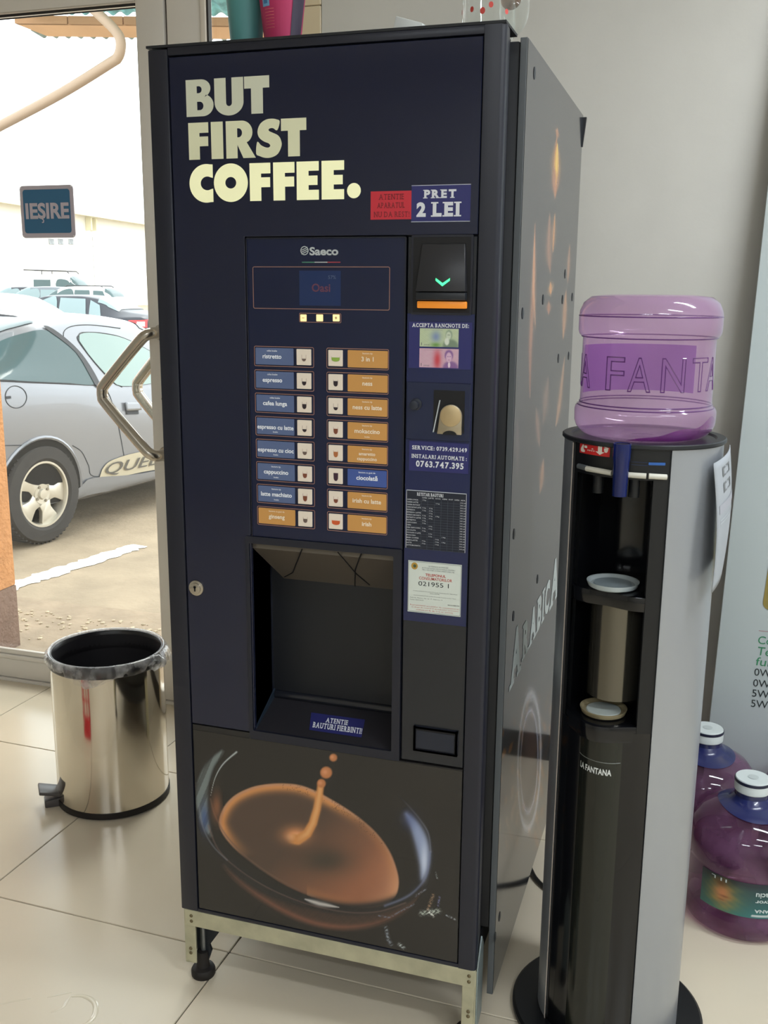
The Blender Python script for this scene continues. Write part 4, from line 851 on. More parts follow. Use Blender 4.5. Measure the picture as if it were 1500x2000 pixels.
def drink(x0, x1, z0, z1, names, right, cup, col):
    y = .0014; w = x1-x0; h = z1-z0; t = .0011
    k = frame_ring('drink_key_frame', x0, x1, z0, z1, t, y, M_cop, vm, .0028)
    a, b = ((.345, .982) if right else (.025, .662)); pa, pb = x0+w*a, x0+w*b
    plate = obj('name_plate', MB().prism(rrect(pa, pb, z0+h*.085, z1-h*.085, .0012), .0010, .0024, 'y'), col, k)
    a, b = ((.035, .265) if right else (.72, .955)); ba, bb = x0+w*a, x0+w*b
    obj('push_button', MB().prism(rrect(ba, bb, z0+h*.12, z1-h*.10, .0010), -.0012, .0024, 'y'), M_ivory, k, bevel=.0006, seg=1)
    # cup picture
    c, lev, tall = CUP[cup[0]], cup[1], cup[2]; cxx = (ba+bb)/2+.0008; czz = z0+h*.47; hw = .0040; hh = .0032+.004*tall
    if cup[0] in 'lr': hw, hh = .0075, .0042
    def prof(s): return [(cxx-hw, czz+hh), (cxx-hw*.94, czz), (cxx-hw*.6, czz-hh), (cxx+hw*.6, czz-hh), (cxx+hw*.94, czz), (cxx+hw, czz+hh)]
    p = prof(1); top = czz-hh+2*hh*lev
    low = [(cxx-hw*.95*math.cos(t), czz-hh*.15-hh*.85*math.sin(t)) for t in np.linspace(0, PI, 13)]
    fill = [(cxx-hw*.95, top)]+[q for q in low if q[1] < top-.0001]+[(cxx+hw*.95, top)]
    mb = MB().add([(q[0], -.0016, q[1]) for q in fill], [tuple(range(len(fill)))]); obj('cup_icon', mb, mat('icon_'+cup[0], c[0], .6), k, smooth=False)
    mb = MB()
    mb.tube([(q[0], -.0014, q[1]) for q in [(cxx-hw, czz+hh)]+low+[(cxx+hw, czz+hh)]], .00028, 4)
    obj('cup_outline', mb, mat('icon_line_'+cup[0], c[1] if len(c[1]) == 7 else '#bb9999', .6), k, smooth=False)
    up, main, sub = names; mb = MB(); mc = (pa+pb)/2-(pb-pa)*(.06 if not right and main in ('ristretto', 'espresso') else 0); cw = pb-pa; yy = .0006
    def line(s, cz_, hgt, wmax, bold=.02):
        v, f = glyphs(s, bold, 3); A = np.array(v); wd = (A[:, 0].max()-A[:, 0].min())*hgt/.70; asc = A[:, 1].max()*hgt/.70; dsc = A[:, 1].min()*hgt/.70
        sx = min(1, wmax/wd); lay(mb, (v, f), (mc-wd*sx/2, yy, cz_+dsc), (wd*sx, 0, 0), (0, 0, asc-dsc))
    ls = main.split('|')
    if len(ls) == 1: line(main, z0+h*(.40 if up else .36), .0072, cw*.97, .024)
    else:
        for i, s in enumerate(ls): line(s, z0+h*(.47-.25*i), .0055, cw*.9, .02)
    if up: line(up, z0+h*.74, .0028, cw*.6, .01)
    if sub: line(sub, z0+h*.19, .0026, cw*.3, .01)
    obj('lettering', mb, M_ink if col is not M_tan else M_ink2, plate, smooth=False)
for k in range(8):
    dz = (1.277-.9985)/7*k
    drink(.182, .2915, 1.243-dz, 1.277-dz, LEFTN[k], False, LC[k], M_tan if k == 7 else M_slate)
    drink(.314, .423, 1.243-dz, 1.277-dz, RIGHTN[k], True, RC[k], M_bl if k == 5 else M_tan)

# stickers
M_snavy = mat('sticker_navy', '#2b2d66', .35); M_sink = mat('sticker_white_ink', '#d6d9e0', .5); M_sred = mat('sticker_red', '#c32f3c', .4); M_sdk = mat('sticker_dark_ink', '#7b2029', .5)
M_edge = mat('sticker_edge', '#b9bcc8', .5)
def sticker(name, tl, br, m, y, edge=None, th=.0005):
    x0, z1 = fx(tl[0], tl[1], y); x1, z0 = fx(br[0], br[1], y)
    o = obj(name, MB().box(x0, x1, y, y+th, z0, z1), m, vm)
    if edge:
        for za, zb_ in ((z1-.0009, z1), (z0, z0+.0009)): obj('edge', MB().box(x0, x1, y-.0002, y, za, zb_), edge, o)
    return o, x0, x1, z0, z1
def put(o, lines, m, y):
    mb = MB()
    for vf, x0, x1, z0, z1 in lines: xtext(mb, vf, x0, x1, z0, z1, y)
    return obj('lettering', mb, m, o, smooth=False)
def rel(x0, x1, z0, z1, vf, a, b, c, d): return (vf, x0+(x1-x0)*a, x0+(x1-x0)*b, z0+(z1-z0)*c, z0+(z1-z0)*d)
o, *B = sticker('price_sticker', (804, 362), (918, 432.5), M_snavy, .0002, M_edge); plabel(o, 'navy sticker reading PRET 2 LEI')
put(o, [rel(*B, slab('PRET', .05), .20, .76, .64, .87), rel(*B, slab('2 LEI', .055), .09, .85, .14, .54)], M_sink, -.0001)
o, *B = sticker('warning_sticker', (724, 374), (803, 428), M_sred, .0002); plabel(o, 'red sticker reading ATENTIE APARATUL NU DA REST!')
put(o, [rel(*B, slab('ATENTIE', .015), .20, .82, .70, .90), rel(*B, slab('APARATUL', .015), .16, .84, .40, .60), rel(*B, slab('NU DA REST!', .015), .08, .96, .08, .28)], M_sdk, -.0001)
o, *B = sticker('banknote_sticker', (799, 628), (920, 722.5), M_snavy, .0006); plabel(o, 'navy sticker with two banknotes reading ACCEPTA BANCNOTE DE')
put(o, [rel(*B, slab('ACCEPTA BANCNOTE DE:', .03), .05, .95, .885, .97)], M_sink, .0003)
def note(kind):
    def col(u, v):
        n = len(u); base = np.array([196., 206, 176]) if kind == 0 else np.array([206., 178, 190]); C = np.tile(base, (n, 1)); s = nz(u*300, v*200, .6)
        def bl(c, a):
            nonlocal C
            a = np.clip(a, 0, 1)[:, None]; C = C*(1-a)+np.array(c, float)*a
        bl((158, 178, 140) if kind == 0 else (196, 140, 168), .30+.10*s+.1*np.sin(u*90)*np.sin(v*60))
        el = lambda cu, cv, ru, rv: 1/(1+np.exp((np.hypot((u-cu)/ru, (v-cv)/rv)-1)*14))
        if kind == 0:
            bl((128, 146, 180), np.exp(-(((u-.42)/.12)**2+((v-.55)/.3)**2))); bl((110, 150, 80), np.exp(-(((u-.42)/.12)**2+((v-.1)/.12)**2)))
            bl((112, 130, 112), el(.80, .05, .2, .38)*.85); bl((126, 146, 128), el(.755, .66, .085, .27)*.8); bl((196, 206, 186), el(.745, .62, .065, .22)); bl((214, 220, 208), el(.705, .30, .06, .20)); bl((110, 126, 108), el(.735, .66, .02, .03)*.6); bl((110, 126, 108), el(.77, .66, .015, .03)*.6)
        else:
            bl((196, 70, 80), np.exp(-(((u-.46)/.09)**2+((v-.4)/.5)**2))); bl((128, 92, 148), el(.80, .02, .19, .34)*.9); bl((122, 84, 146), el(.755, .66, .105, .28)*.9); bl((212, 176, 200), el(.755, .56, .075, .26)); bl((226, 204, 216), el(.765, .16, .03, .15)); bl((120, 84, 140), el(.73, .60, .018, .025)*.7); bl((120, 84, 140), el(.785, .60, .018, .025)*.7); bl((150, 100, 140), el(.757, .42, .025, .02)*.7)
        bl((90, 90, 90), ((np.abs(u-.05) < .012) & (np.abs(v-.14) < .08))*.8); bl((110, 110, 110), ((u > .10) & (u < .26) & (np.abs(v-.1) < .03) & (np.sin(u*400) > -.3))*.6); bl((130, 120, 130), ((u > .12) & (u < .6) & (np.abs(v-.92) < .025) & (np.sin(u*300) > -.2))*.5)
        return C
    return col
for k, (tl, br) in enumerate((((820, 641), (895, 678.5)), ((819.3, 680), (895, 719.5)))):
    xa, z1 = fx(*tl); xb, z0 = fx(*br)
    print_sheet('banknote_print', lambda u, v, xa=xa, xb=xb, z0=z0, z1=z1: np.c_[xa+(xb-xa)*u, np.full_like(u, .0003), z0+(z1-z0)*v], 110, 56, note(k), printmat('print_matt', .5), o)
o, *B = sticker('service_sticker', (799.5, 861), (914.5, 926), M_snavy, .0006); plabel(o, 'navy sticker with two service telephone numbers')
put(o, [rel(*B, slab('SERVICE: 0739.429.149', .03), .05, .97, .72, .86), rel(*B, slab('INSTALARI AUTOMATE :', .03), .04, .97, .435, .57), rel(*B, slab('0763.747.395', .035), .12, .92, .14, .36)], M_sink, .0002)
o, *B = sticker('recipe_sticker', (793.8, 956), (908.5, 1080), mat('sticker_black', '#1d2230', .35), .0006); plabel(o, 'dark sticker with the drinks recipe table RETETAR BAUTURI')
x0, x1, z0, z1 = B; M_tl = mat('table_line', '#5a616e', .6)
mb = MB(); ww, hh_ = x1-x0, z1-z0
mb.box(x0, x1, .0002, .0006, z1-.0012, z1).box(x0, x0+.0008, .0002, .0006, z0, z1).box(x1-.0008, x1, .0002, .0006, z0, z1); obj('edge', mb, M_edge, o)
mb = MB()
for c in (.255, .36, .475, .585, .695, .79, .895): mb.box(x0+ww*c-.0001, x0+ww*c+.0001, .0003, .0006, z0, z0+hh_*.86)
for k in range(20): zz = z0+hh_*.86*k/20; mb.box(x0, x1, .0003, .0006, zz-.0001, zz+.0001)
obj('table_grid', mb, M_tl, o)
names = ['CAFEA LUNGA', 'CAFEA LATTE', 'CAFEA INSTANT', 'CAFEA INSTANT LATTE', 'ESPRESSO', 'ESPRESSO LATTE', 'ESPRESSO MACHIATO', 'RISTRETTO LATTE', 'RISTRETTO', 'CAPPUCCINO', 'CEAI', 'CEAI CAPPUCCINO', 'CIOCOLATA', 'CIOCOLATA CU LAPTE', 'MOKACCINO', 'IRISH COFFEE', 'IRISH LATTE', 'LATTE', 'LATTE MACHIATO']
ln = [rel(*B, slab('RETETAR BAUTURI', .03), .18, .62, .91, .965)]
for i, c in enumerate(('CAFEA', 'LAPTE', 'CIOCOL', 'CEAI', 'GUST', 'CAFEA', 'APA')): ln.append(rel(*B, glyphs(c, .01, 1), (.265, .37, .485, .60, .705, .80, .905)[i], (.35, .46, .575, .68, .78, .885, .98)[i], .872, .892))
rg = random.Random(5)
for k, nme in enumerate(names):
    a = .86-.0435*(k+1)+.012; ln.append(rel(*B, glyphs(nme, .01, 1), .015, .015+min(.235, .017*len(nme)), a, a+.02)); ln.append(rel(*B, glyphs('100 ml', .01, 1), .905, .985, a, a+.02))
    for c, s in ((0, '7.5g'), (1, '3.5g'), (2, '10g'), (3, '14g')):
        if rg.random() < (.7, .5, .25, .06)[c]: q = (.275, .385, .50, .61)[c]; ln.append(rel(*B, glyphs(s, .01, 1), q, q+.06, a, a+.02))
put(o, ln, M_sink, .0001)
o, *B = sticker('consumer_sticker', (797.5, 1094), (899.3, 1205), mat('sticker_paper', '#cfd6cf', .5), .0004); plabel(o, 'white sticker with the consumer telephone number 021 9551')
v, f = outline([rrect(B[0]+.0006, B[1]-.0006, B[2]+.0012, B[3]-.0012, .002), rrect(B[0]+.0012, B[1]-.0012, B[2]+.0018, B[3]-.0018, .0016)]); obj('edge', MB().add([(p[0], .0002, p[1]) for p in v], f), mat('sticker_grey_line', '#6a7078', .6), o, smooth=False)
put(o, [rel(*B, glyphs('GUVERNUL ROMANIEI', .0, 1), .38, .75, .905, .928), rel(*B, glyphs('AUTORITATEA NATIONALA PENTRU', .0, 1), .26, .88, .868, .890), rel(*B, glyphs('PROTECTIA CONSUMATORILOR', .0, 1), .27, .87, .83, .854)], mat('ink_grey', '#63686e', .6), .0001)
put(o, [rel(*B, glyphs('TELEFONUL', .02, 3), .33, .71, .725, .775), rel(*B, glyphs('CONSUMATORILOR', .008, 3), .21, .83, .65, .705), rel(*B, glyphs('Reprezentantii asociatiilor de consumatori au', .0, 1), .05, .97, .125, .155), rel(*B, glyphs('cu drept de control al operatorilor economici', .0, 1), .07, .96, .085, .113), rel(*B, glyphs('conform art 42 din O.G. nr. 21/1992', .0, 1), .16, .86, .043, .07)], mat('ink_red', '#b8473f', .6), .0001)
put(o, [rel(*B, glyphs('021955 1', .0, 4), .20, .77, .53, .615)], mat('ink_black', '#33383a', .6), .0001)
put(o, [rel(*B, glyphs('Comisariatul Judetean pentru Protectia Consumatorilor Hunedoara', .0, 1), .10, .93, .41, .43), rel(*B, glyphs('CENTRUL REGIONAL', .0, 1), .42, .60, .385, .40), rel(*B, glyphs('Comisariatul Judetean pentru Protectia Consumatorilor Timis', .0, 1), .11, .91, .325, .345), rel(*B, glyphs('Adresa: Mures, Str. nr. 7, Camera 19', .0, 1), .04, .66, .275, .295), rel(*B, glyphs('Telefon: 0254 214 971', .0, 1), .04, .30, .235, .255), rel(*B, glyphs('RECLAMATII', .02, 1), .76, .97, .195, .215)], mat('ink_black', '#33383a', .6), .0001)
exx, ezz = B[0]+(B[1]-B[0])*.12, B[2]+(B[3]-B[2])*.90
em = obj('emblem', MB().add([(p[0], .0002, p[1]) for p in arc(exx, ezz, .0058, .0062, 0, 345, 20)], [tuple(range(21))]), mat('emblem_gold', '#b08a3a', .5), o, smooth=False)
obj('emblem_core', MB().add([(p[0], .0000, p[1]) for p in arc(exx+.0004, ezz, .0028, .003, 0, 345, 12)], [tuple(range(13))]), mat('emblem_dark', '#4d5a40', .5), em, smooth=False)

# bill reader
xa, z1 = fx(804, 459); xb, z0 = fx(921, 616)
br_ = frame_ring('bill_reader_bezel', xa, xb, z0, z1, .0035, -.0004, M_frame, vm, .003)
rb = MB(); a = rrect(xa, xb, z0, z1, .003); n = len(a); rb.add([(p[0], -.0004, p[1]) for p in a]+[(p[0], .004, p[1]) for p in a], [(i, (i+1) % n, (i+1) % n+n, i+n) for i in range(n)]); obj('bezel_edge', rb, M_frame, br_)
obj('reader_well', MB().box(xa+.003, xb-.003, .0005, .0016, z0+.003, z1-.003), M_dark, br_)
ra, r1 = fx(818, 476); rb_, r0 = fx(913, 570)
rd_ = obj('reader_mouth', MB().hexa([(ra, -.016, r0), (rb_, -.016, r0), (rb_, .001, r0), (ra, .001, r0), (ra+.006, -.002, r1), (rb_-.006, -.002, r1), (rb_-.004, .001, r1), (ra+.004, .001, r1)]), mat('reader_dark', '#26262a', .35), br_, bevel=.002)
obj('reader_lip', MB().box(ra, rb_, -.014, .001, fx(818, 586)[1], r0-.001), mat('reader_lip', '#1d2026', .4), br_, bevel=.002)
ob, o1 = fx(817, 588); oe, o0 = fx(912.5, 603)
obj('orange_slot', MB().box(ob, oe, -.008, .001, o0, o1), mat('slot_orange', '#d98428', .35, emit=.28, ecol='#d97f28'), br_, bevel=.0015)
gcx, gz0 = fx(865, 558, -.012); gz1 = fx(865, 543, -.012)[1]; gw = .0115
v, f = outline([[(gcx-gw, gz1), (gcx, gz0+.004), (gcx+gw, gz1), (gcx+gw, gz1-.004), (gcx, gz0-.001), (gcx-gw, gz1-.004)]])
def on_mouth(x, z): return -.016+.014*(z-r0)/(r1-r0)-.0012
obj('green_arrow', MB().add([(p[0], on_mouth(p[0], p[1]), p[1]) for p in v], f), mat('led_green', '#4dff9a', .4, emit=1.3, ecol='#3dff8c'), br_, smooth=False)
# coin panel
xa, z1 = fx(794.5, 745); xb, z0 = fx(917, 864)
cpn = obj('coin_panel', MB().box(xa, xb, -.0012, .0022, z0, z1), mat('coin_panel_navy', '#16203f', .2, coat=.3), vm, bevel=.001, seg=1)
kx, kz = fx(814, 789)
obj('return_knob', MB().cyly(kx, kz, .0095, -.004, -.001, 24).cyly(kx-.002, kz-.001, .0075, -.012, -.004, 24), mat('knob_dark', '#252a36', .3), cpn, bevel=.001)
ca, c1 = fx(848, 761.5); cb, c0 = fx(906.5, 846.5)
obj('coin_well', MB().box(ca, cb, -.0018, -.001, c0, c1), M_dark, cpn)
obj('coin_guide', MB().hexa([(ca, -.0045, c0), (ca+.0016, -.0045, c0), (ca+.0016, -.001, c0), (ca, -.001, c0), (ca+.010, -.0045, c1-.016), (ca+.0116, -.0045, c1-.016), (ca+.0116, -.001, c1-.016), (ca+.010, -.001, c1-.016)]), M_mark, cpn)
mx_, mz = fx(882, 812); R_ = .0185
v = arc(mx_, mz, R_, R_, 0, 180, 20)+[(mx_-R_*1.12, mz-.018), (mx_-R_*1.22, mz-.030), (mx_+R_*1.0, mz-.030), (mx_+R_*.98, mz-.018)]
mt = obj('coin_mouth', MB().prism(v, -.006, -.0015, 'y'), mat('mouth_metal', '#b3a790', .28, .75, var=.06, vs=50), cpn, bevel=.001)
obj('coin_disc', MB().cyly(mx_, mz, R_*.93, -.0075, -.006, 30), mat('disc_brass', '#c3ad86', .38, .65, var=.05, vs=60), mt, bevel=.0006)
obj('coin_slot', MB().prism(arc(mx_-.001, mz-.030, R_*.62, .006, 0, 180, 12), -.0078, -.0058, 'y'), M_dark, mt)
# coin return cup
xa, z1 = fx(808, 1417); xb, z0 = fx(893, 1478)
cr_ = frame_ring('coin_return', xa, xb, z0, z1, .004, -.002, M_frame, vm, .002)
obj('return_well', MB().box(xa+.004, xb-.004, .0002, .0016, z0+.004, z1-.004), M_dark, cr_)
obj('return_edge', MB().box(xa, xa+.004, -.002, .003, z0, z1).box(xb-.004, xb, -.002, .003, z0, z1).box(xa, xb, -.002, .003, z0, z0+.004).box(xa, xb, -.002, .003, z1-.004, z1), M_frame, cr_)
obj('return_flap', MB().hexa([(xa+.005, -.001, z0+.006), (xb-.006, -.001, z0+.006), (xb-.006, .0004, z0+.006), (xa+.005, .0004, z0+.006), (xa+.005, -.0004, z1-.008), (xb-.006, -.0004, z1-.008), (xb-.006, .0004, z1-.008), (xa+.005, .0004, z1-.008)]), mat('flap_blueblack', '#1c2230', .25), cr_)
# door lock
lx, lz = fx(384, 1148)
lo = obj('door_lock', MB().cyly(lx, lz, .0145, -.003, .001, 30).cyly(lx, lz, .0105, -.007, -.003, 30), mat('lock_chrome', '#b7afa2', .25, .9), vm, bevel=.0008)
obj('keyway', MB().box(lx-.0012, lx+.0012, -.0078, -.0068, lz-.005, lz+.004).cyly(lx, lz+.003, .0026, -.0078, -.0068, 12), M_dark, lo)
# hot drinks sticker on the tray slope
def tray_pt(px, py):
    n = np.array([0, -(.603-RZ0), (BD-.008)]); n = n/np.linalg.norm(n); p0 = np.array([0, .004, RZ0]); d = ray(px, py); t = ((p0-CAM)@n)/(d@n); return CAM+d*t+n*.0006
A, Bq, Cq, Dq = tray_pt(608, 1392), tray_pt(713, 1406), tray_pt(706, 1441), tray_pt(604, 1426)
ho = obj('hot_drinks_sticker', MB().add([A, Bq, Cq, Dq], [(3, 2, 1, 0)]), M_snavy, vm, smooth=False); plabel(ho, 'navy sticker reading ATENTIE BAUTURI FIERBINTI!')
mb = MB(); U = (Bq-A); V = (Dq-A)
def on_st(vf, a, b, c, d): lay(mb, vf, A+U*a+V*d+np.array([0, -.0003, .0004]), U*(b-a), -V*(d-c))
on_st(slab('ATENTIE', .03, 3, .15), .28, .70, .18, .46); on_st(slab('BAUTURI FIERBINTI!', .03, 3, .15), .05, .96, .52, .84)
obj('lettering', mb, M_sink, ho, smooth=False)

# right side panel with its print
sp = obj('side_panel', MB().box(.6045, XS, .091, D_, .05, 1.757), mat('side_panel_edge', '#55595c', .3), vm, bevel=.0008, seg=1)
def sp_px(px, py): h = hit(px, py, 0, XS); return float(h[1]), float(h[2])
def side_col(u, v):
    Y = .092+(D_-.093)*u; Z = .051+1.705*v
    px, py = to_px(np.c_[np.full_like(Y, XS), Y, Z])
    C = np.tile(np.array([50., 54, 60]), (len(u), 1))
    def bl(c, a):
        nonlocal C
        a = np.clip(a, 0, 1)[:, None]; C = C*(1-a)+np.array(c, float)*a
    def st(pl, w, c, s=1.):
        d, t = seg_dist(px, py*.22, [(a, b*.22) for a, b in pl]); wd = w*np.sin(PI*np.clip(t*.94+.03, 0, 1))+.5; bl(c, np.exp(-(d/wd)**2)*s)
    # warm light drawn on a face: bright bars, thin strands
    st([(1088, 252), (1087, 268)], 4, (170, 110, 70)); st([(1086, 275), (1084, 380)], 8, (190, 120, 62)); st([(1088, 282), (1085, 360)], 3.5, (236, 190, 70)); st([(1082, 330), (1083, 385)], 6, (176, 112, 80), .8)
    st([(1073, 420), (1071, 490), (1074, 530)], 6, (160, 112, 88), .9); st([(1083, 420), (1079, 490)], 3, (206, 140, 84), .9); st([(1074, 552), (1075, 575)], 5, (206, 146, 92)); st([(1071, 590), (1071, 612)], 4.5, (170, 112, 84))
    st([(1044, 440), (1042, 540), (1035, 680), (1034, 775)], 4, (176, 120, 90), .9); st([(1043, 460), (1041, 560), (1045, 640)], 2.5, (206, 150, 110), .8)
    st([(1112, 480), (1108, 550)], 3, (190, 132, 96), .8); st([(1105, 570), (1099, 660)], 4.5, (196, 136, 94), .9); st([(1102, 700), (1092, 790), (1085, 830)], 3.5, (196, 140, 100), .8)
    st([(1070, 740), (1060, 825)], 6, (150, 112, 94), .7); st([(1046, 800), (1053, 870)], 4.5, (160, 118, 96), .8); st([(1061, 900), (1054, 960)], 4.5, (182, 130, 96), .9); st([(1010, 820), (1010, 930)], 3, (130, 108, 100), .6)
    # lower picture: coffee beans round a white cup
    low = np.clip((py-1330)/90, 0, 1)*(py < 1660); bn = np.sin(px*.33+np.sin(py*.06)*1.7)*np.sin(py*.075+np.sin(px*.2)*1.5)
    bl((112, 78, 52), low*np.clip(.35+.6*bn, 0, 1)*.85*np.clip((px-985)/25, 0, 1)); bl((150, 100, 56), low*(bn > .55)*.7)
    ex, ey = (px-1033)/24, (py-1487)/142; e2 = np.hypot(ex+.16*ey, ey)
    bl((62, 46, 46), (e2 < .62)*.8); bl((196, 196, 204), np.exp(-((e2-.92)/.10)**2)*.8); bl((168, 166, 186), np.exp(-((e2-.70)/.05)**2)*.8)
    return C
pf = print_sheet('side_print', lambda u, v: np.c_[np.full_like(u, XS+.0008), .092+(D_-.093)*u, .051+1.705*v], 110, 460, side_col, printmat('print_side_gloss', .10, 0), vm); plabel(pf, 'grey side print with warm streaks of light, a cup and the word ARABICA')
mb = MB(); y0_, z0_ = sp_px(993, 1352); y1_, z1_ = sp_px(1083, 1186)
ycap = y0_+(y1_-y0_)*.16
def side_text(vf, ya, yb, za, zb): lay(mb, vf, (XS+.0013, ya, za), (0, yb-ya, 0), (0, 0, zb-za))
zc = sp_px(1012, 1236)[1]
side_text(slab('A', .05), y0_, ycap+.03, z0_, zc+.02); side_text(slab('RABIC', .055), ycap+.032, y0_+(y1_-y0_)*.82, z0_+.010, zc); side_text(slab('A', .05), y0_+(y1_-y0_)*.83, y1_+.045, z0_+.004, zc+.025)
obj('lettering', mb, mat('arabica_white', '#c3cbca', .5), pf, smooth=False)
for q in ((1043, 143), (1020, 612), (1060, 585), (1098, 585), (1117, 580), (1103, 535), (1090, 700), (1110, 695), (1003, 1043), (1049, 1131), (1002, 1203), (975, 1790), (966, 1830)):
    y, z = sp_px(*q); obj('rivet', MB().add([(XS+.0016, y+p[0], z+p[1]) for p in arc(0, 0, .009, .010, 0, 345, 14)]+[(XS+.003, y, z)], [(i, (i+1) % 15, 15) for i in range(15)]), mat('rivet_dark', '#2e3238', .35), sp)

# galvanised stand
def rivet(mb_, x, z, y=-.0005): mb_.sphere((x, y, z), .0036, 6, (1, .5, 1))
stand = obj('stand_bar', MB().box(.006, .5995, .001, .0045, .1265, ZBOT-.0005).box(.006, .5995, .0045, .03, ZBOT-.004, ZBOT-.0005), M_zinc, vm, bevel=.001, seg=1)
for xx in (.021, .588):
    for zz in (.150, .138): b = MB(); rivet(b, xx, zz, .0006); obj('rivet', b, M_rust, stand)
for xa, xb in ((.003, .027), (.5745, .6005)):
    lg = obj('stand_leg', MB().box(xa, xb, .0048, .0085, .040, ZBOT-.002).box(*((xa, xa+.003) if xa < .1 else (xb-.003, xb)), .0048, .05, .040, ZBOT-.002), M_zinc, vm, bevel=.001, seg=1)
    for zz in (.072, .062): b = MB(); rivet(b, (xa+xb)/2, zz, .0045); obj('rivet', b, M_rust, lg)
    fcx = xa+.022 if xa < .1 else xb-.022
    ft = obj('stand_foot', MB().lathe([(0, 0), (.023, 0), (.0245, .003), (.0245, .013), (.022, .018), (.014, .021), (.0125, .026), (.0115, .055), (.0, .055)], 24, (fcx+.004, .028)), M_rub, vm)
    obj('foot_bolt', MB().lathe([(0, .055), (.006, .055), (.006, .12), (0, .12)], 12, (fcx+.004, .032)), mat('bolt_steel', '#7d7f80', .35, .8), ft)
    obj('stand_leg', MB().box(xa, xb, .74, .80, .0, ZBOT+.03), M_zinc, vm)
obj('stand_gusset', MB().prism([(.006, .03), (.05, .045), (.05, .19), (.035, .213), (.006, .165)], .601, .6035, 'x'), mat('zinc_blue', '#8d9a9c', .38, .6, var=.15, vs=30), vm)
obj('stand_gusset', MB().prism([fx(*q, .03) for q in ((384, 1800), (430, 1815), (427, 1822), (409, 1846), (413, 1857), (408, 1872), (404, 1882), (386, 1878))], .030, .036, 'y'), mat('gusset_dark', '#20242a', .5, .3), vm)
for a, b in ((.01, .03), (.57, .59)): obj('stand_rail', MB().box(a, b, .03, .78, .13, ZBOT+.02), M_cab, vm)

# ================================================================== things on top of the machine
ZTOP = ZT+.002
def cup(name, label, cat, px, y, r0, r1, h, m, lidm=None):
    x = float(hit(px, 60, 1, y)[0]); t = thing(name, label, cat, (x, y, ZTOP))
    obj('cup_wall', MB().lathe([(0, ZTOP+.004), (r0*.97, ZTOP+.004), (r0, ZTOP), (r1, ZTOP+h), (r1*.97, ZTOP+h), (r0*.96, ZTOP+.006)], 40, (x, y)), m, t)
    obj('rolled_rim', MB().lathe([(r1-.0015+.003*math.cos(a), ZTOP+h+.003*math.sin(a)) for a in np.linspace(0, 2*PI, 9)], 40, (x, y)), mat('cup_rim_white', '#d8cfc4', .5), t)
    return t, x
t, cxx = cup('paper_cup', 'teal paper cup with white rolled rim on the vending machine', 'cup', 481, .10, .0255, .0335, .098, mat('cup_teal', '#4f8a8a', .5))
mb = MB(); 
for k in range(4): mb.tube([(cxx-.017+.0006*k, .10-.0215, ZTOP+.030+k*.004), (cxx-.0135+.0006*k, .10-.0235, ZTOP+.030+k*.004)], .0005, 4)
obj('care_mark', mb, mat('cup_mark_dark', '#3d5a66', .5), t)
t, cxx = cup('paper_cup', 'large magenta paper cup with a small blue mark on the vending machine', 'cup', 552, .085, .029, .047, .155, mat('cup_magenta', '#b02a5b', .5))
def cyl_pt(x, y, r, a, z): return (x+r*math.sin(a), y-r*math.cos(a), z)
def rad(z): return .029+(.047-.029)*(z-ZTOP)/.155+.0004
mb = MB().grid(lambda u, v: cyl_pt(cxx, .085, rad(ZTOP+.060+.019*v), -.62+.42*u, ZTOP+.060+.019*v), 6, 4); bmk = obj('blue_mark', mb, mat('mark_blue', '#6fa6cc', .5), t)
mb = MB().grid(lambda u, v: cyl_pt(cxx, .085, rad(ZTOP+.064+.011*v)+.0004, -.52+.22*u, ZTOP+.064+.011*v), 4, 3); obj('mark_core', mb, mat('mark_core', '#3a6fa0', .5), bmk)
mb = MB()
for k in range(7):
    z = ZTOP+.028+k*.0046; mb.tube([cyl_pt(cxx, .085, rad(z), -.5+.5*i/5, z) for i in range(6)], .0004, 4)
obj('scale_marks', mb, mat('scale_pink', '#e58a86', .5), t)
mb = MB().grid(lambda u, v: cyl_pt(cxx, .085, rad(ZTOP+.004+.145*v)+.0003, .80+.75*u+.2*v, ZTOP+.004+.145*v), 8, 10); obj('dark_panel', mb, mat('cup_dark', '#3b3346', .5), t)
# white carton lid lying flat
xa = float(hit(778, 50, 1, .22)[0]); xb = float(hit(842, 50, 1, .22)[0])
bz = ZTOP; ztp = float(hit(800, 40, 1, .2)[2])
tag(obj('carton', MB().hexa([(xa, .16, bz), (xb+.005, .16, bz), (xb+.005, .30, bz), (xa, .30, bz), (xa+.012, .165, ztp), (xb, .165, ztp-.014), (xb, .29, ztp-.006), (xa+.012, .29, ztp+.006)]), mat('carton_white', '#c9ccca', .6), bevel=.002), 'flat white carton lying behind the front edge of the vending machine', 'carton')
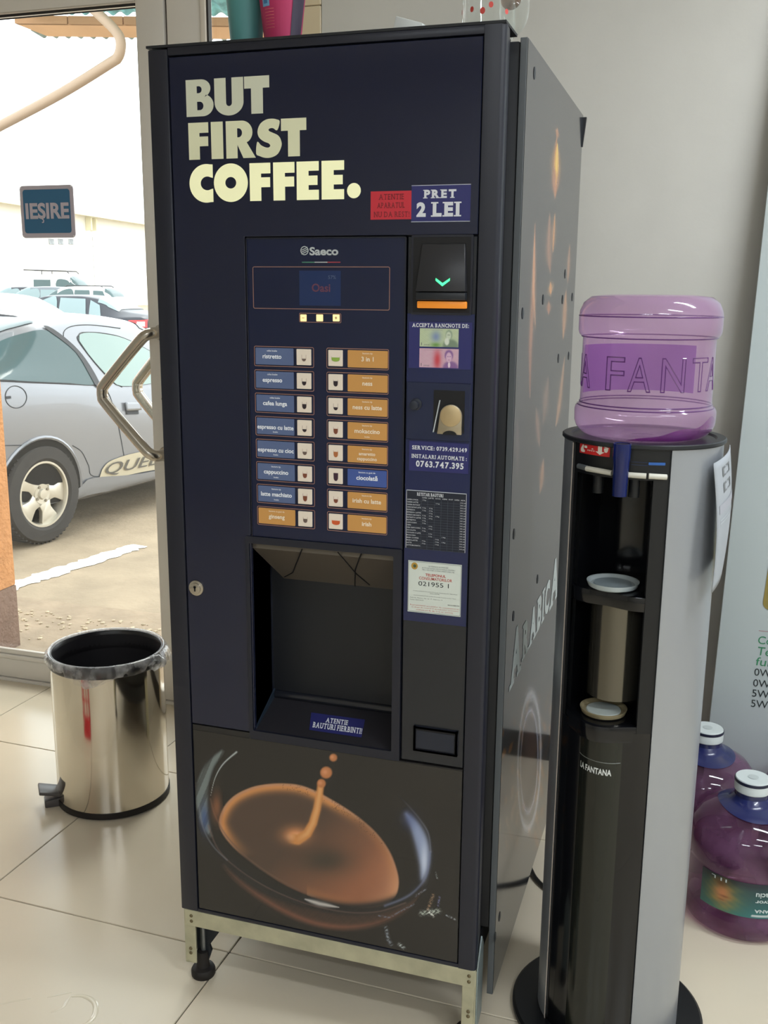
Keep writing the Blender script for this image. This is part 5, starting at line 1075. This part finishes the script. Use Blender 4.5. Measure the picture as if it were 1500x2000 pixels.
# glass jug with red dots and a round handle globe
gx = float(hit(955, 30, 1, .10)[0]); gy = .10
jug = thing('glass_jug', 'clear glass jug printed with red dots on the vending machine corner', 'jug', (gx, gy, ZTOP))
M_jug = clear('jug_glass', '#fbfdfc', '#eef4f2', .06, .03)
R = .042
obj('vessel', MB().lathe([(0, ZTOP+.005), (R*.9, ZTOP+.004), (R*.96, ZTOP), (R, ZTOP+.008), (R*.97, ZTOP+.15)], 48, (gx, gy)), M_jug, jug)
hxx = gx+R-.004
obj('handle_globe', MB().sphere((hxx, gy+.01, ZTOP+.046), .030, 16, (.8, .7, 1.45)), M_jug, jug)
obj('globe_core', MB().sphere((hxx-.006, gy+.01, ZTOP+.058), .017, 10, (1, .7, 1)), clear('core_brown', '#cdbbae', '#8a6a58', .45, .05, cloud=60), jug)
for a, z, r in ((-.45, .034, .0042), (-.02, .030, .0050), (.28, .038, .0044), (-.2, .052, .0016), (.1, .046, .0018), (.9, .03, .004), (-1.2, .036, .0042)):
    obj('red_dot', MB().add([cyl_pt(gx, gy, R+.0008, a+p[0]/R, ZTOP+z+p[1]) for p in arc(0, 0, r*.8, r, 0, 340, 16)], [tuple(range(17))]), mat('dot_red', '#c8473f', .5), jug, smooth=False)

# ================================================================== water dispenser
DX, DY, DR = .824, .180, .132
TH0 = math.radians(-19.5); TA, TB = math.radians(-55), math.radians(23.5)
wd = thing('water_dispenser', 'silver and black floor standing water dispenser with a cup niche', 'water dispenser', (DX, DY, 0))
M_sil = mat('dispenser_silver', '#a1a5ab', .32, .5, var=.02, vs=4)
M_dblk = mat('dispenser_black_gloss', '#0c0d10', .16, coat=.15)
M_dmat = mat('dispenser_black_matt', '#0f1114', .42)
def dp_(th, r, z): return (DX+r*math.sin(th), DY-r*math.cos(th), z)
ZP = 1.1275; ZN1 = 1.078; ZN0 = .655; ZM = .882
obj('base_plate', MB().lathe([(0, 0), (.176, 0), (.181, .004), (.181, .012), (.176, .016), (0, .016)], 72, (DX, DY)), M_dmat, wd)
obj('shell', MB().lathe([(DR-.006, .016), (DR, .016), (DR, ZP), (DR-.006, ZP), (DR-.006, .016)], 90, (DX, DY), TB, TA+2*PI), M_sil, wd)
for th in (TA, TB):   # bright edge strips of the side shells
    s = 1 if th == TA else -1
    e = MB().lathe([(DR-.004, .016), (DR+.0012, .016), (DR+.0012, ZP-.002), (DR-.004, ZP-.002), (DR-.004, .016)], 2, (DX, DY), th-.004, th+.028 if s > 0 else th+.004)
    obj('edge_strip', e, mat('strip_pale', '#ddd2ca', .35) if s > 0 else M_sil, wd)
g_ = .012
obj('lower_front', MB().lathe([(0, .016), (DR-.002, .016), (DR-.002, ZN0-.012), (0, ZN0-.012)], 36, (DX, DY), TA+.028, TB-.004), M_dblk, wd)
obj('upper_front', MB().lathe([(.03, ZN1), (DR-.002, ZN1), (DR-.002, ZP), (.03, ZP)], 36, (DX, DY), TA+.028, TB-.004), M_dmat, wd)
obj('top_plate', MB().lathe([(0, ZP), (.134, ZP), (.136, ZP+.002), (.136, ZP+.0065), (.134, ZP+.008), (.121, ZP+.008), (.118, ZP+.0045), (0, ZP+.0045)], 80, (DX, DY)), mat('dispenser_top', '#1e2125', .4), wd)
# niche
nc = (DX+.045*math.sin(TH0), DY-.045*math.cos(TH0)); nr = .070
pth = [dp_(TA+.03, DR-.004, 0)]+[(nc[0]+nr*math.sin(a), nc[1]-nr*math.cos(a), 0) for a in np.linspace(TH0-1.9, TH0-2*PI+1.9, 24)]+[dp_(TB-.006, DR-.004, 0)]
mb = MB().add([(p[0], p[1], ZN0-.012) for p in pth]+[(p[0], p[1], ZN1+.002) for p in pth], [(i, i+1, len(pth)+i+1, len(pth)+i) for i in range(len(pth)-1)])
obj('niche_wall', mb, M_dblk, wd, angle=60)
obj('side_cheek', MB().lathe([(DR-.014, ZN0-.012), (DR-.002, ZN0-.012), (DR-.002, ZN1), (DR-.014, ZN1), (DR-.014, ZN0-.012)], 6, (DX, DY), TB-.20, TB-.004), M_dmat, wd)
obj('side_cheek', MB().lathe([(DR-.012, ZN0-.012), (DR-.002, ZN0-.012), (DR-.002, ZN1), (DR-.012, ZN1), (DR-.012, ZN0-.012)], 4, (DX, DY), TA+.028, TA+.11), M_dmat, wd)
def plat(z0, z1, bulge, name, m):
    e = [dp_(th, DR-.004+bulge*math.exp(-((th-TH0-.04)/.30)**2), 0) for th in np.linspace(TA+.03, TB-.006, 26)]
    e2 = [(nc[0]+nr*1.05*math.sin(a), nc[1]-nr*1.05*math.cos(a), 0) for a in np.linspace(TH0+1.9, TH0+2*PI-1.9, 16)]
    return obj(name, MB().prism([(p[0], p[1]) for p in e+e2], z0, z1, 'z'), m, wd, bevel=.003)
plat(ZM-.026, ZM, -.014, 'upper_shelf', M_dblk)
plat(ZN0-.03, ZN0, .022, 'lower_shelf', M_dblk)
def dish(name, rr, z, dr, m1, m2):
    c = (DX+dr*math.sin(TH0-.03), DY-dr*math.cos(TH0-.03))
    o = obj(name, MB().lathe([(0, z), (rr*.8, z), (rr*.94, z+.003), (rr, z+.009), (rr*1.01, z+.0115), (rr*.95, z+.011), (rr*.85, z+.006), (0, z+.005)], 44, c), m1, wd)
    obj('dish_grid', MB().lathe([(0, z+.008), (rr*.72, z+.0078), (rr*.75, z+.006), (0, z+.0055)], 40, c), m2, o); return c
M_dish = mat('dish_white', '#a9b3b6', .35, var=.06, vs=30); M_dish2 = mat('dish_grid_pale', '#8d9aa0', .3, var=.1, vs=40)
c1 = dish('drip_dish', .0435, ZM, .083, M_dish, M_dish2)
c2 = dish('drip_dish', .040, ZN0, .090, mat('dish_stained', '#8e8367', .45, var=.2, vs=30), mat('dish_pale2', '#b9c2bf', .35, var=.05, vs=30))
# shiny drum below the upper shelf, half column below the lower one
obj('drum', MB().lathe([(0, .685), (.046, .685), (.046, ZM-.02), (0, ZM-.02)], 40, (DX+.060*math.sin(TH0), DY-.060*math.cos(TH0))), mat('drum_dark_chrome', '#6a675e', .16, .85), wd)
CC = (DX+.095*math.sin(TH0+.10), DY-.095*math.cos(TH0+.10)); CR = .0475
obj('column', MB().lathe([(0, .017), (CR, .017), (CR, ZN0-.02), (0, ZN0-.02)], 44, CC), mat('column_dark', '#22241f', .22, .2, coat=.1), wd)
tb = MB(); lay(tb, glyphs('LA FANTANA', .03, 3), (0, 0, 0), (1, 0, 0), (0, 1, 0), warp=lambda a, b: (CC[0]+(CR+.0006)*math.sin(TH0+.05-.72+1.30*a), CC[1]-(CR+.0006)*math.cos(TH0+.05-.72+1.30*a), .565+.0115*b))
lt_ = obj('lettering', tb, mat('dispenser_ink', '#cdd0d0', .5), wd, smooth=False); plabel(lt_, 'white lettering LA FANTANA')
obj('seam_line', MB().tube([(CC[0]+CR*math.sin(a), CC[1]-CR*math.cos(a), .588) for a in np.linspace(TH0-.85, TH0+.95, 14)], .0006, 5), mat('seam_grey', '#6a6e6c', .5), wd)
# taps
M_tap = mat('tap_ivory', '#c9c6ba', .4)
def dhit(px, py, r):
    d = ray(px, py); a = d[0]**2+d[1]**2; ox, oy = CAM[0]-DX, CAM[1]-DY; b = 2*(d[0]*ox+d[1]*oy); c = ox*ox+oy*oy-r*r; t = (-b-math.sqrt(max(b*b-4*a*c, 0)))/(2*a); return CAM+d*t
def tap(pa, pb, r, name='tap_lever', m=None, ro=.134):
    A, B = dhit(*pa, ro), dhit(*pb, ro); n = 6
    P_ = [dhit(pa[0]+(pb[0]-pa[0])*i/n, pa[1]+(pb[1]-pa[1])*i/n, ro) for i in range(n+1)]
    return obj(name, MB().tube(P_, r, 12), m or M_tap, wd)
t1 = tap((1146, 915), (1195, 924), .0046); obj('tap_hinge', MB().tube([dhit(1130, 910, .133), dhit(1145, 914, .134)], .0046, 12), mat('tap_hinge_grey', '#5b5f62', .4), t1)
tap((1222, 927), (1262, 930), .0046); tap((1267, 930), (1302, 932), .0046)
for q in ((1170, 916), (1240, 925), (1285, 928)):
    p = dhit(*q, .118); obj('tap_spout', MB().cyl((p[0], p[1]), .009, ZN1-.03, ZN1+.002, 16), M_dmat, wd)
# blue see-through cup chute
bp = dhit(1214, 900, .136)
obj('cup_chute', MB().lathe([(.0105, 1.052), (.0115, 1.052), (.0130, 1.108), (.0142, 1.114), (.0142, 1.137), (.013, 1.137), (.012, 1.108), (.0105, 1.052)], 28, (bp[0], bp[1]-.004)), clear('chute_blue', '#3a4f9c', '#31459a', .5, .06), wd)
# red instruction sticker and blue marks, bent round the front
def wrap(name, tl, br, m, parent, off=.0008, nu=10, nv=4, r=DR-.002):
    A = dhit(*tl, r); B = dhit(*br, r); a0 = math.atan2(A[0]-DX, -(A[1]-DY)); a1 = math.atan2(B[0]-DX, -(B[1]-DY))
    return obj(name, MB().grid(lambda u, v: dp_(a0+(a1-a0)*u, r+off, B[2]+(A[2]-B[2])*v), nu, nv), m, parent), a0, a1, B[2], A[2]
rs_, a0, a1, z0, z1 = wrap('safety_sticker', (1134, 862), (1191, 893), mat('sticker_signal_red', '#c62a2a', .35), wd); plabel(rs_, 'red sticker with white hand, arrows and cup pictograms')
def on_r(polys, name='pictogram'):
    v, f = outline(polys); obj(name, MB().add([dp_(a0+(a1-a0)*p[0], DR-.0004, z0+(z1-z0)*p[1]) for p in v], f), M_ivory2, rs_, smooth=False)
M_ivory2 = mat('pictogram_white', '#ddd5cc', .5)
on_r([smooth_poly([(.08, .15), (.06, .4), (.10, .62), (.14, .80), (.18, .72), (.17, .45), (.22, .3), (.21, .14)], 3)]); on_r([rrect(.20, .30, .52, .74, .03)]); on_r([[(.66, .92), (.78, .92), (.78, .38), (.86, .38), (.72, .10), (.58, .38), (.66, .38)]]); on_r([smooth_poly([(.84, .72), (.95, .72), (.93, .40), (.86, .40)], 3)]); on_r([[(.80, .95), (.97, .78), (.97, .70), (.84, .82)]])
for k in range(4): on_r([[(.32+.065*k, .30), (.32+.065*k, .44), (.37+.065*k, .37)]])
on_r([[(.44, .52), (.475, .52), (.475, .47), (.495, .47), (.495, .52), (.53, .52), (.53, .55), (.495, .55), (.495, .60), (.475, .60), (.475, .55), (.44, .55)]])
_bm = wrap('cold_mark', (1267, 903), (1299, 909), mat('mark_bright_blue', '#2f5fa8', .4), wd)[0]
wrap('mark_outline', (1233, 902), (1265, 903.3), mat('mark_dim_blue', '#22407c', .4), wd); wrap('mark_outline', (1233, 907.5), (1265, 908.8), mat('mark_dim_blue', '#22407c', .4), wd)
# folded leaflet tucked on the right flank
lf = thing('leaflet', 'white folded printed leaflet stuck on the right flank of the dispenser', 'leaflet', tuple(dp_(math.radians(70), DR+.015, .80)))
LZ1, LZ0 = dhit(1398, 905, DR)[2]+.004, dhit(1396, 1130, DR)[2]
def leaf(u, v):
    th = math.radians(54+36*u); r = DR+.006+.022*(1-u)**1.0*(.25+.75*(1-v))+.008*math.sin(v*PI)+.003*u
    return dp_(th, r, LZ0+(LZ1-LZ0)*v+.035*u*(1-v)+.02*u*v)
obj('sheet', MB().grid(leaf, 10, 18), mat('paper_white', '#9a9fa5', .7), lf, solid=.0012)
def onleaf(u, v): p = leaf(u, v); c = Vector((p[0]-DX, p[1]-DY, 0)).normalized(); return (p[0]+c.x*.0014, p[1]+c.y*.0014, p[2])
lp = MB().grid(lambda a, b: onleaf(.08+.84*a, .60+.07*b), 8, 2); obj('grey_band', lp, mat('leaf_band', '#9a9ca4', .6), lf)
for vv in (.74, .86):
    v, f = outline([rrect(.25, .6, vv, vv+.075, .015), rrect(.31, .54, vv+.015, vv+.06, .01)]); obj('printed_box', MB().add([onleaf(p[0], p[1]) for p in v], f), mat('leaf_ink', '#6d7072', .6), lf, smooth=False)
for vv in (.545, .52): obj('printed_line', MB().grid(lambda a, b: onleaf(.1+.8*a, vv+.008*b), 6, 1), mat('leaf_ink2', '#aab0b4', .6), lf)

# ================================================================== water bottles
def lathe_text(mb_, s, c, rfun, a_c, a_w, z0, z1, off, bold=.0, flip=False, res=3):
    def wp(a, b):
        if flip: a, b = 1-a, 1-b
        z = z0+(z1-z0)*b; t_ = a_c-a_w/2+a_w*a; r = rfun(z)+off; return (c[0]+r*math.sin(t_), c[1]-r*math.cos(t_), z)
    lay(mb_, glyphs(s, bold, res), (0, 0, 0), (1, 0, 0), (0, 1, 0), warp=wp)
bc = (DX-.001, DY); BZ = ZP+.005
bt = thing('water_bottle', 'translucent purple water bottle standing upside down on the dispenser, embossed LA FANTANA', 'water bottle', (bc[0], bc[1], BZ))
M_pb = clear('bottle_purple', '#f6e6f6', '#d4aada', .24, .10, 1.0)
prof = [(0, BZ+.004), (.02, BZ), (.09, BZ), (.104, BZ+.006), (.113, BZ+.016), (.1165, BZ+.026), (.117, BZ+.044), (.1155, BZ+.050), (.110, BZ+.054), (.1088, BZ+.058), (.1085, BZ+.075), (.1085, BZ+.163), (.1095, BZ+.166), (.1145, BZ+.170), (.1165, BZ+.176), (.1168, BZ+.198), (.1155, BZ+.209), (.110, BZ+.222), (.098, BZ+.232), (.070, BZ+.2355), (0, BZ+.2355)]
obj('bottle_wall', MB().lathe(prof, 72, bc), M_pb, bt, angle=50)
for zr, rr_ in ((BZ+.0525, .1125), (BZ+.0575, .1092), (BZ+.1665, .1105), (BZ+.2005, .1165)):   # moulded ridges
    obj('ridge', MB().tube([(bc[0]+rr_*math.sin(a), bc[1]-rr_*math.cos(a), zr) for a in np.linspace(0, 2*PI, 73)[:-1]], .0011, 6, closed=True), clear('ridge_purple', '#b894c4', '#9a70ac', .45, .05), bt)
lb = MB().grid(lambda u, v: (bc[0]+.1068*math.sin(PI-.80+2.25*u), bc[1]-.1068*math.cos(PI-.80+2.25*u), BZ+.068+.082*v), 30, 4)
obj('label_back', lb, clear('label_purple', '#c897dc', '#b27cd0', .6, .3), bt)
# embossed letters as thin ridges
def emboss(s, ac, aw, z0, z1, rr):
    cu = bpy.data.curves.new('e', 'FONT'); cu.body = s; cu.fill_mode = 'NONE'; cu.bevel_depth = .013; cu.bevel_resolution = 0; cu.resolution_u = 3
    o_ = bpy.data.objects.new('e', cu); COL.objects.link(o_); bpy.context.view_layer.update()
    me = bpy.data.meshes.new_from_object(o_.evaluated_get(bpy.context.evaluated_depsgraph_get()))
    A = np.array([tuple(p.co) for p in me.vertices]); F_ = [tuple(q.vertices) for q in me.polygons]
    bpy.data.meshes.remove(me); bpy.data.objects.remove(o_); bpy.data.curves.remove(cu)
    lo, hi = A.min(0), A.max(0); a = (A[:, 0]-lo[0])/(hi[0]-lo[0]); b = (A[:, 1]-lo[1])/(hi[1]-lo[1]); th = ac-aw/2+aw*a; r = rr+A[:, 2]*.05
    e_ = MB().add(np.c_[bc[0]+r*np.sin(th), bc[1]-r*np.cos(th), z0+(z1-z0)*b], F_)
    plabel(obj('embossed_letter', e_, clear('emboss_purple', '#a878b4', '#8a58a0', .55, .1), bt, smooth=False), 'embossed outline letter '+s)
ca = math.atan2(CAM[0]-bc[0], -(CAM[1]-bc[1]))
def angpx(px): return ca+math.asin(max(-1, min(1, (px-1270)/131.)))
z0, z1 = BZ+.083, BZ+.138
for s, pa, pb in (('L', 1136.5, 1141), ('A', 1142, 1162), ('F', 1193, 1229), ('A', 1235, 1279), ('N', 1297, 1342), ('T', 1354, 1384), ('A', 1383, 1399)):
    A_, B_ = angpx(pa), angpx(pb); emboss(s, (A_+B_)/2, max(B_-A_, .09), z0, z1, .1085)
def dreg(u, v):
    a = -.25+1.75*u; z = BZ+.003+v*(.036*min(1, max(.02, u*1.15)))*(1+.12*math.sin(u*17)); r = float(np.interp(z-BZ, [0, .006, .016, .026, .05], [.086, .1025, .1115, .115, .115]))
    return (bc[0]+r*math.sin(a), bc[1]-r*math.cos(a), z)
obj('water_dregs', MB().grid(dreg, 50, 8), clear('dregs_magenta', '#b04fb4', '#8d2f9a', .7, .1, cloud=14), bt)

def floor_bottle(px, py, label, lab, s=1., rot=0.):
    b = hit(px, py, 2, 0); c = (float(b[0]), float(b[1])); t = thing('water_bottle', label, 'water bottle', (c[0], c[1], 0), 'spare water bottles')
    R_ = .127*s; h = .245*s
    pf_ = [(0, .012), (R_*.6, .008), (R_*.86, 0), (R_*.96, .010), (R_, .03), (R_, h*.20), (R_*.975, h*.23), (R_*.965, h*.26), (R_*.965, h*.60), (R_*.975, h*.63), (R_, h*.66), (R_*.995, h*.80), (R_*.93, h*.92), (R_*.78, h*1.02), (R_*.55, h*1.09), (R_*.36, h*1.13), (R_*.30, h*1.17)]
    obj('bottle_wall', MB().lathe(pf_, 64, c), clear('bottle_full_purple', '#d6bad0', '#946a90', .36, .06, .9, cloud=9), t, angle=50)
    obj('neck', MB().lathe([(R_*.30, h*1.165), (R_*.275, h*1.20), (R_*.27, h*1.30)], 36, c), mat('neck_blue', '#232a55', .2, coat=.4), t)
    def col_r(u, v):
        a = 2*PI*u; rr = R_*(.285+.30*v+.05*v*math.sin(a*2+1)); i = 0
        z = np.interp(rr/R_, [.28, .30, .36, .55, .78, .93], [h*1.185, h*1.17, h*1.13, h*1.09, h*1.02, h*.92])+.003
        return (c[0]+rr*math.sin(a), c[1]-rr*math.cos(a), z)
    obj('collar', MB().grid(col_r, 48, 8), mat('collar_blue', '#1d2456', .25, coat=.3), t)
    cz = h*1.235
    cp_ = obj('cap', MB().lathe([(R_*.285, cz), (R_*.30, cz+.002), (R_*.30, cz+.027), (R_*.285, cz+.030), (0, cz+.030)], 40, c), mat('cap_white', '#c9d1d1', .4), t)
    obj('cap_band', MB().lathe([(R_*.303, cz+.021), (R_*.306, cz+.0215), (R_*.306, cz+.027), (R_*.298, cz+.028)], 40, c), mat('cap_band_navy', '#1d2338', .4), cp_)
    obj('cap_dimple', MB().lathe([(R_*.06, cz+.0302), (R_*.09, cz+.0308), (R_*.05, cz+.0312), (0, cz+.0305)], 20, c), mat('cap_shadow', '#b4bcbc', .5), cp_)
    if lab:
        ac = math.atan2(CAM[0]-c[0], -(CAM[1]-c[1]))+rot; aw = 1.75; za, zb = h*.27, h*.60; rr = R_*.965+.0012
        def lc(u, v):
            C = np.tile(np.array([28., 66, 70]), (len(u), 1))
            def bl(cc, a):
                nonlocal C
                a = np.clip(a, 0, 1)[:, None]; C = C*(1-a)+np.array(cc, float)*a
            bl((40, 120, 120), np.clip(1-v*1.4, 0, 1)*.8); bl((20, 30, 44), np.clip((v-.75)*6, 0, 1)*.8)
            s_ = nz(u*220, v*160, .8)
            bl((176, 140, 60), np.exp(-(((u-.24)/.17)**2+((v-.46)/.46)**2))*(.75+.3*s_)); bl((196, 128, 84), np.exp(-(((u-.24)/.085)**2+((v-.52)/.26)**2))); bl((110, 60, 40), np.exp(-(((u-.27)/.05)**2+((v-.44)/.03)**2))*.7); bl((120, 66, 44), np.exp(-(((u-.24)/.035)**2+((v-.33)/.02)**2))*.7); bl((96, 60, 34), np.exp(-(((u-.22)/.06)**2+((v-.80)/.10)**2))*.7)
            bl((200, 206, 206), ((u > .54) & (u < .95) & (v > .03) & (v < .12+.03*np.sin(u*9)))*.9)
            return C
        lo_ = print_sheet('label', lambda u, v: np.c_[c[0]+rr*np.sin(ac-aw/2+aw*u), c[1]-rr*np.cos(ac-aw/2+aw*u), za+(zb-za)*v], 70, 34, lc, printmat('print_label', .35, .2), t)
        mb_ = MB(); w = lambda s2, u0, u1, v0, v1, bo=.02: lathe_text(mb_, s2, c, lambda z: rr, ac-aw/2+aw*(u0+u1)/2, aw*(u1-u0), za+(zb-za)*v0, za+(zb-za)*v1, .0008, bo, True)
        w('LA FANTANA', .56, .95, .17, .27, .03); w('vine la tine', .70, .90, .32, .37, .0); w('Apa de izvor', .56, .98, .43, .58); w('din Talmaciu', .56, .98, .60, .76); w('11 L', .12, .28, .86, .95)
        obj('lettering', mb_, mat('label_ink', '#c6d2d2', .5), lo_, smooth=False)
    return t
floor_bottle(1446, 1780, 'full purple water bottle on the floor with an upside down picture label and white cap', True, rot=.12)
floor_bottle(1362, 1660, 'full purple water bottle on the floor against the wall panel, hidden half by the dispenser', False)
floor_bottle(1580, 1700, 'purple water bottle on the floor between the labelled bottle and the white display board', False)

# ================================================================== tall white display board leaning by the wall
pbz = thing('display_board', 'tall white oil display board leaning against the grey wall', 'display board', (1.35, .95, 0))
lean = .20
bxl = .9955
def bp_(x, z, o=0.): return (x, .985+lean*z/2.1-o, z)
mbb = MB().hexa([bp_(bxl-.006, .0), bp_(bxl+.85, .0), bp_(bxl+.85, .0, -.018), bp_(bxl-.006, .0, -.018), bp_(bxl+.046, 2.1), bp_(bxl+.88, 2.1), bp_(bxl+.88, 2.1, -.018), bp_(bxl+.046, 2.1, -.018)])
obj('board', mbb, mat('board_white', '#b9c3c4', .45, var=.015, vs=3), pbz, bevel=.002)
def brd(px, py):
    d = ray(px, py); n = np.array([0, -1, lean/2.1]); n = n/np.linalg.norm(n); p0 = np.array([0, .985, 0]); t = ((p0-CAM)@n)/(d@n); return CAM+d*t+n*.001
def board_text(s, tl, bl, wpx, m, bold=.0):
    A = brd(*bl); B = brd(*tl); U = np.array([wpx*.00135, 0, 0]); mb = MB(); lay(mb, glyphs(s, bold, 4), A, U, B-A); return obj('lettering', mb, m, pbz, smooth=False)
M_bg = mat('board_ink_green', '#2e7d54', .5); M_bk = mat('board_ink_black', '#20282a', .5)
board_text('Co', (1482, 1242), (1480, 1257), 25, M_bg); board_text('Te', (1481, 1263), (1478, 1279), 24, M_bg); board_text('full', (1478, 1283), (1475, 1299), 30, M_bg)
for s, y in (('0W-', 1305), ('0W-', 1326), ('5W-', 1346), ('5W-', 1366)): board_text(s, (1474-(y-1305)*.105, y), (1473-(y-1305)*.105, y+14), 36, M_bk)
A = brd(1482, 1232); obj('red_rule', MB().add([A, A+np.array([.4, 0, 0]), A+np.array([.4, 0, .0012]), A+np.array([0, 0, .0012])], [(0, 1, 2, 3)]), mat('rule_red', '#a8616a', .5), pbz, smooth=False)
A = brd(1488, 1190); Bt = brd(1497, 1045)
v = rrect(0, .22, 0, Bt[2]-A[2]+.1, .02); can_ = MB().add([(A[0]+p[0]+.012*p[1]/.2, A[1]-.0006+lean/2.1*p[1], A[2]+p[1]) for p in v], [tuple(range(len(v)))]); cn = obj('oil_can_print', can_, mat('oil_can_gold', '#8d7f45', .35, .3, var=.12, vs=12, stretch=(30, 1, 1)), pbz, smooth=False); plabel(cn, 'golden oil can printed on the board')

# ================================================================== steel pedal bin
b0 = hit(215, 1607, 2, 0); bc_ = (-.560, .622); BR = .149
q = hit(215, 1590, 2, 0)
bin_ = thing('pedal_bin', 'round polished steel pedal bin with black rim standing before the glass door', 'bin', (bc_[0], bc_[1], 0))
M_bin = mat('bin_steel', '#cfc8bc', .09, 1., var=.07, vs=5, bump=.03, bs=6, stretch=(1, 1, .35))
BH = .398
obj('bin_body', MB().lathe([(BR-.002, .018), (BR, .018), (BR, BH), (BR-.003, BH)], 72, bc_), M_bin, bin_)
obj('base_ring', MB().lathe([(0, 0), (BR-.006, 0), (BR+.002, .004), (BR+.002, .02), (0, .02)], 64, bc_), M_rub, bin_)
obj('rim_ring', MB().lathe([(BR-.004, BH-.004), (BR+.003, BH-.002), (BR+.006, BH+.004), (BR+.005, BH+.024), (BR+.001, BH+.030), (BR-.006, BH+.030), (BR-.010, BH+.024), (BR-.012, BH-.02)], 72, bc_), mat('bin_rim_black', '#1f1d20', .35), bin_)
obj('inner_bucket', MB().lathe([(BR-.011, BH+.02), (BR-.016, .06), (0, .05)], 60, bc_), mat('bucket_dark', '#262428', .6), bin_)
M_bag = clear('bag_clear', '#f4f4f6', '#fbfbfd', .34, .15, 1., cloud=26)
def bag(u, v):
    a = 2*PI*u; w = math.sin(a*23+3*math.sin(a*5))*.0022+math.sin(a*41)*.0012
    if v < .5: s_ = v/.5; r = BR-.014+(.010)*s_+w*(1-s_)*1.2; z = .10+(BH-.068)*s_
    else:
        s_ = (v-.5)/.5; dr = (.036+.014*math.sin(a*3+.6)+.008*math.sin(a*7))*s_
        r = BR+.007+math.sin(s_*PI)*.004+w*s_*1.6+(.012 if abs(a-PI/2-.3) < .4 else 0)*s_; z = BH+.034-dr
        if s_ < .25: r = BR-.004+.011*s_/.25; z = BH+.031+.004*math.sin(s_/.25*PI/2)
    return (bc_[0]+r*math.sin(a), bc_[1]-r*math.cos(a), z)
ln_ = thing('bin_liner', 'clear crinkled plastic liner folded over the rim of the steel pedal bin', 'bin liner', (bc_[0], bc_[1], BH))
obj('liner_sheet', MB().grid(bag, 220, 24), M_bag, ln_, angle=180)
def tuft(u, v):   # gathered knot of the liner at the right of the rim
    a = 1.32+.42*u; r = BR+.008+.020*math.sin(PI*v)*math.sin(PI*u)+.004*math.sin(u*31+v*9); z = BH+.034-.040*v+.005*math.sin(u*17)
    return (bc_[0]+r*math.sin(a), bc_[1]-r*math.cos(a), z)
plabel(obj('liner_knot', MB().grid(tuft, 24, 10), clear('bag_white', '#f6f6f8', '#ffffff', .6, .2, 1., cloud=30), ln_, angle=180), 'white gathered knot')
# pedal towards the lower left
pa = math.radians(-50); pdv = (math.sin(pa), -math.cos(pa)); pnv = (math.cos(pa), math.sin(pa))
def pd(a, b, z): return (bc_[0]+pdv[0]*a+pnv[0]*b, bc_[1]+pdv[1]*a+pnv[1]*b, z)
M_ped = mat('pedal_grey_plastic', '#4a4747', .35)
obj('pedal', MB().hexa([pd(BR-.01, -.028, .030), pd(BR+.050, -.030, .046), pd(BR+.050, .030, .046), pd(BR-.01, .028, .030), pd(BR-.01, -.028, .040), pd(BR+.048, -.030, .056), pd(BR+.048, .030, .056), pd(BR-.01, .028, .040)]), M_ped, bin_, bevel=.003)
obj('pedal_foot', MB().hexa([pd(BR-.02, -.022, .0), pd(BR+.036, -.018, .0), pd(BR+.036, .018, .0), pd(BR-.02, .022, .0), pd(BR-.02, -.022, .026), pd(BR+.036, -.018, .020), pd(BR+.036, .018, .020), pd(BR-.02, .022, .026)]), M_ped, bin_, bevel=.003)
# added out of view for the red reflection in the bin; basket form invented
bk_ = thing('unseen_basket', 'unseen red object added for its reflection in the bin, shaped as an invented wire basket', 'basket', (-.665, -.09, 0))
M_redw = mat('wire_red', '#c2202c', .4)
bw, bh = .068, .46
for k in range(9):
    z = .012+bh*k/8; obj('wire_hoop', MB().tube([(-.665+bw*sx, -.09+bw*sy, z) for sx, sy in ((-1, -1), (1, -1), (1, 1), (-1, 1))], .005, 6, closed=True), M_redw, bk_)
for sx, sy in [(a/3, s) for a in (-3, -1, 1, 3) for s in (-1, 1)]+[(s, a/3) for a in (-1, 1) for s in (-1, 1)]:
    obj('wire_upright', MB().tube([(-.665+bw*sx, -.09+bw*sy, .006), (-.665+bw*sx, -.09+bw*sy, .012+bh)], .004, 6), M_redw, bk_)
obj('basket_floor', MB().box(-.665-bw, -.665+bw, -.09-bw, -.09+bw, .0, .01), M_redw, bk_)
# black mains cable on the floor behind the dispenser
cb_ = [(.60, .62, .006), (.622, .575, .006), (.66, .535, .006), (.72, .50, .006), (.79, .46, .006), (.82, .41, .006), (.822, .372, .006)]
tag(obj('power_cable', MB().tube(smooth_poly(cb_, 6, False), .0055, 10), mat('cable_black', '#141414', .5)), 'black mains cable lying on the tiles between machine and dispenser', 'cable')
# dried water trace on the tile
wt = MB()
for pl, wpx in ((((92, 1948), (140, 1938)), 2), (((100, 1978), (122, 1968), (131, 1955), (137, 1946)), 3), (((140, 1946), (160, 1945), (178, 1952), (187, 1965), (184, 1985), (172, 1998), (160, 2003)), 6), (((0, 1962), (30, 1955), (60, 1950)), 2.2)):
    P_ = [hit(a, b, 2, 0.0) for a, b in smooth_poly(pl, 5, False)]; wt.tube([(p[0], p[1], .0004) for p in P_], [wpx*.00095*(.5+.5*math.sin(PI*(i+.6)/(len(P_)+.2))) for i in range(len(P_))], 8)
wt.v = [(p[0], p[1], max(.0001, .0001+(p[2]-.0004)*.35)) for p in wt.v]
tag(obj('water_trace', wt, mat('wet_film', '#cfc6b2', .05, coat=.5)), 'dried curved water trace on a cream floor tile', 'water stain')
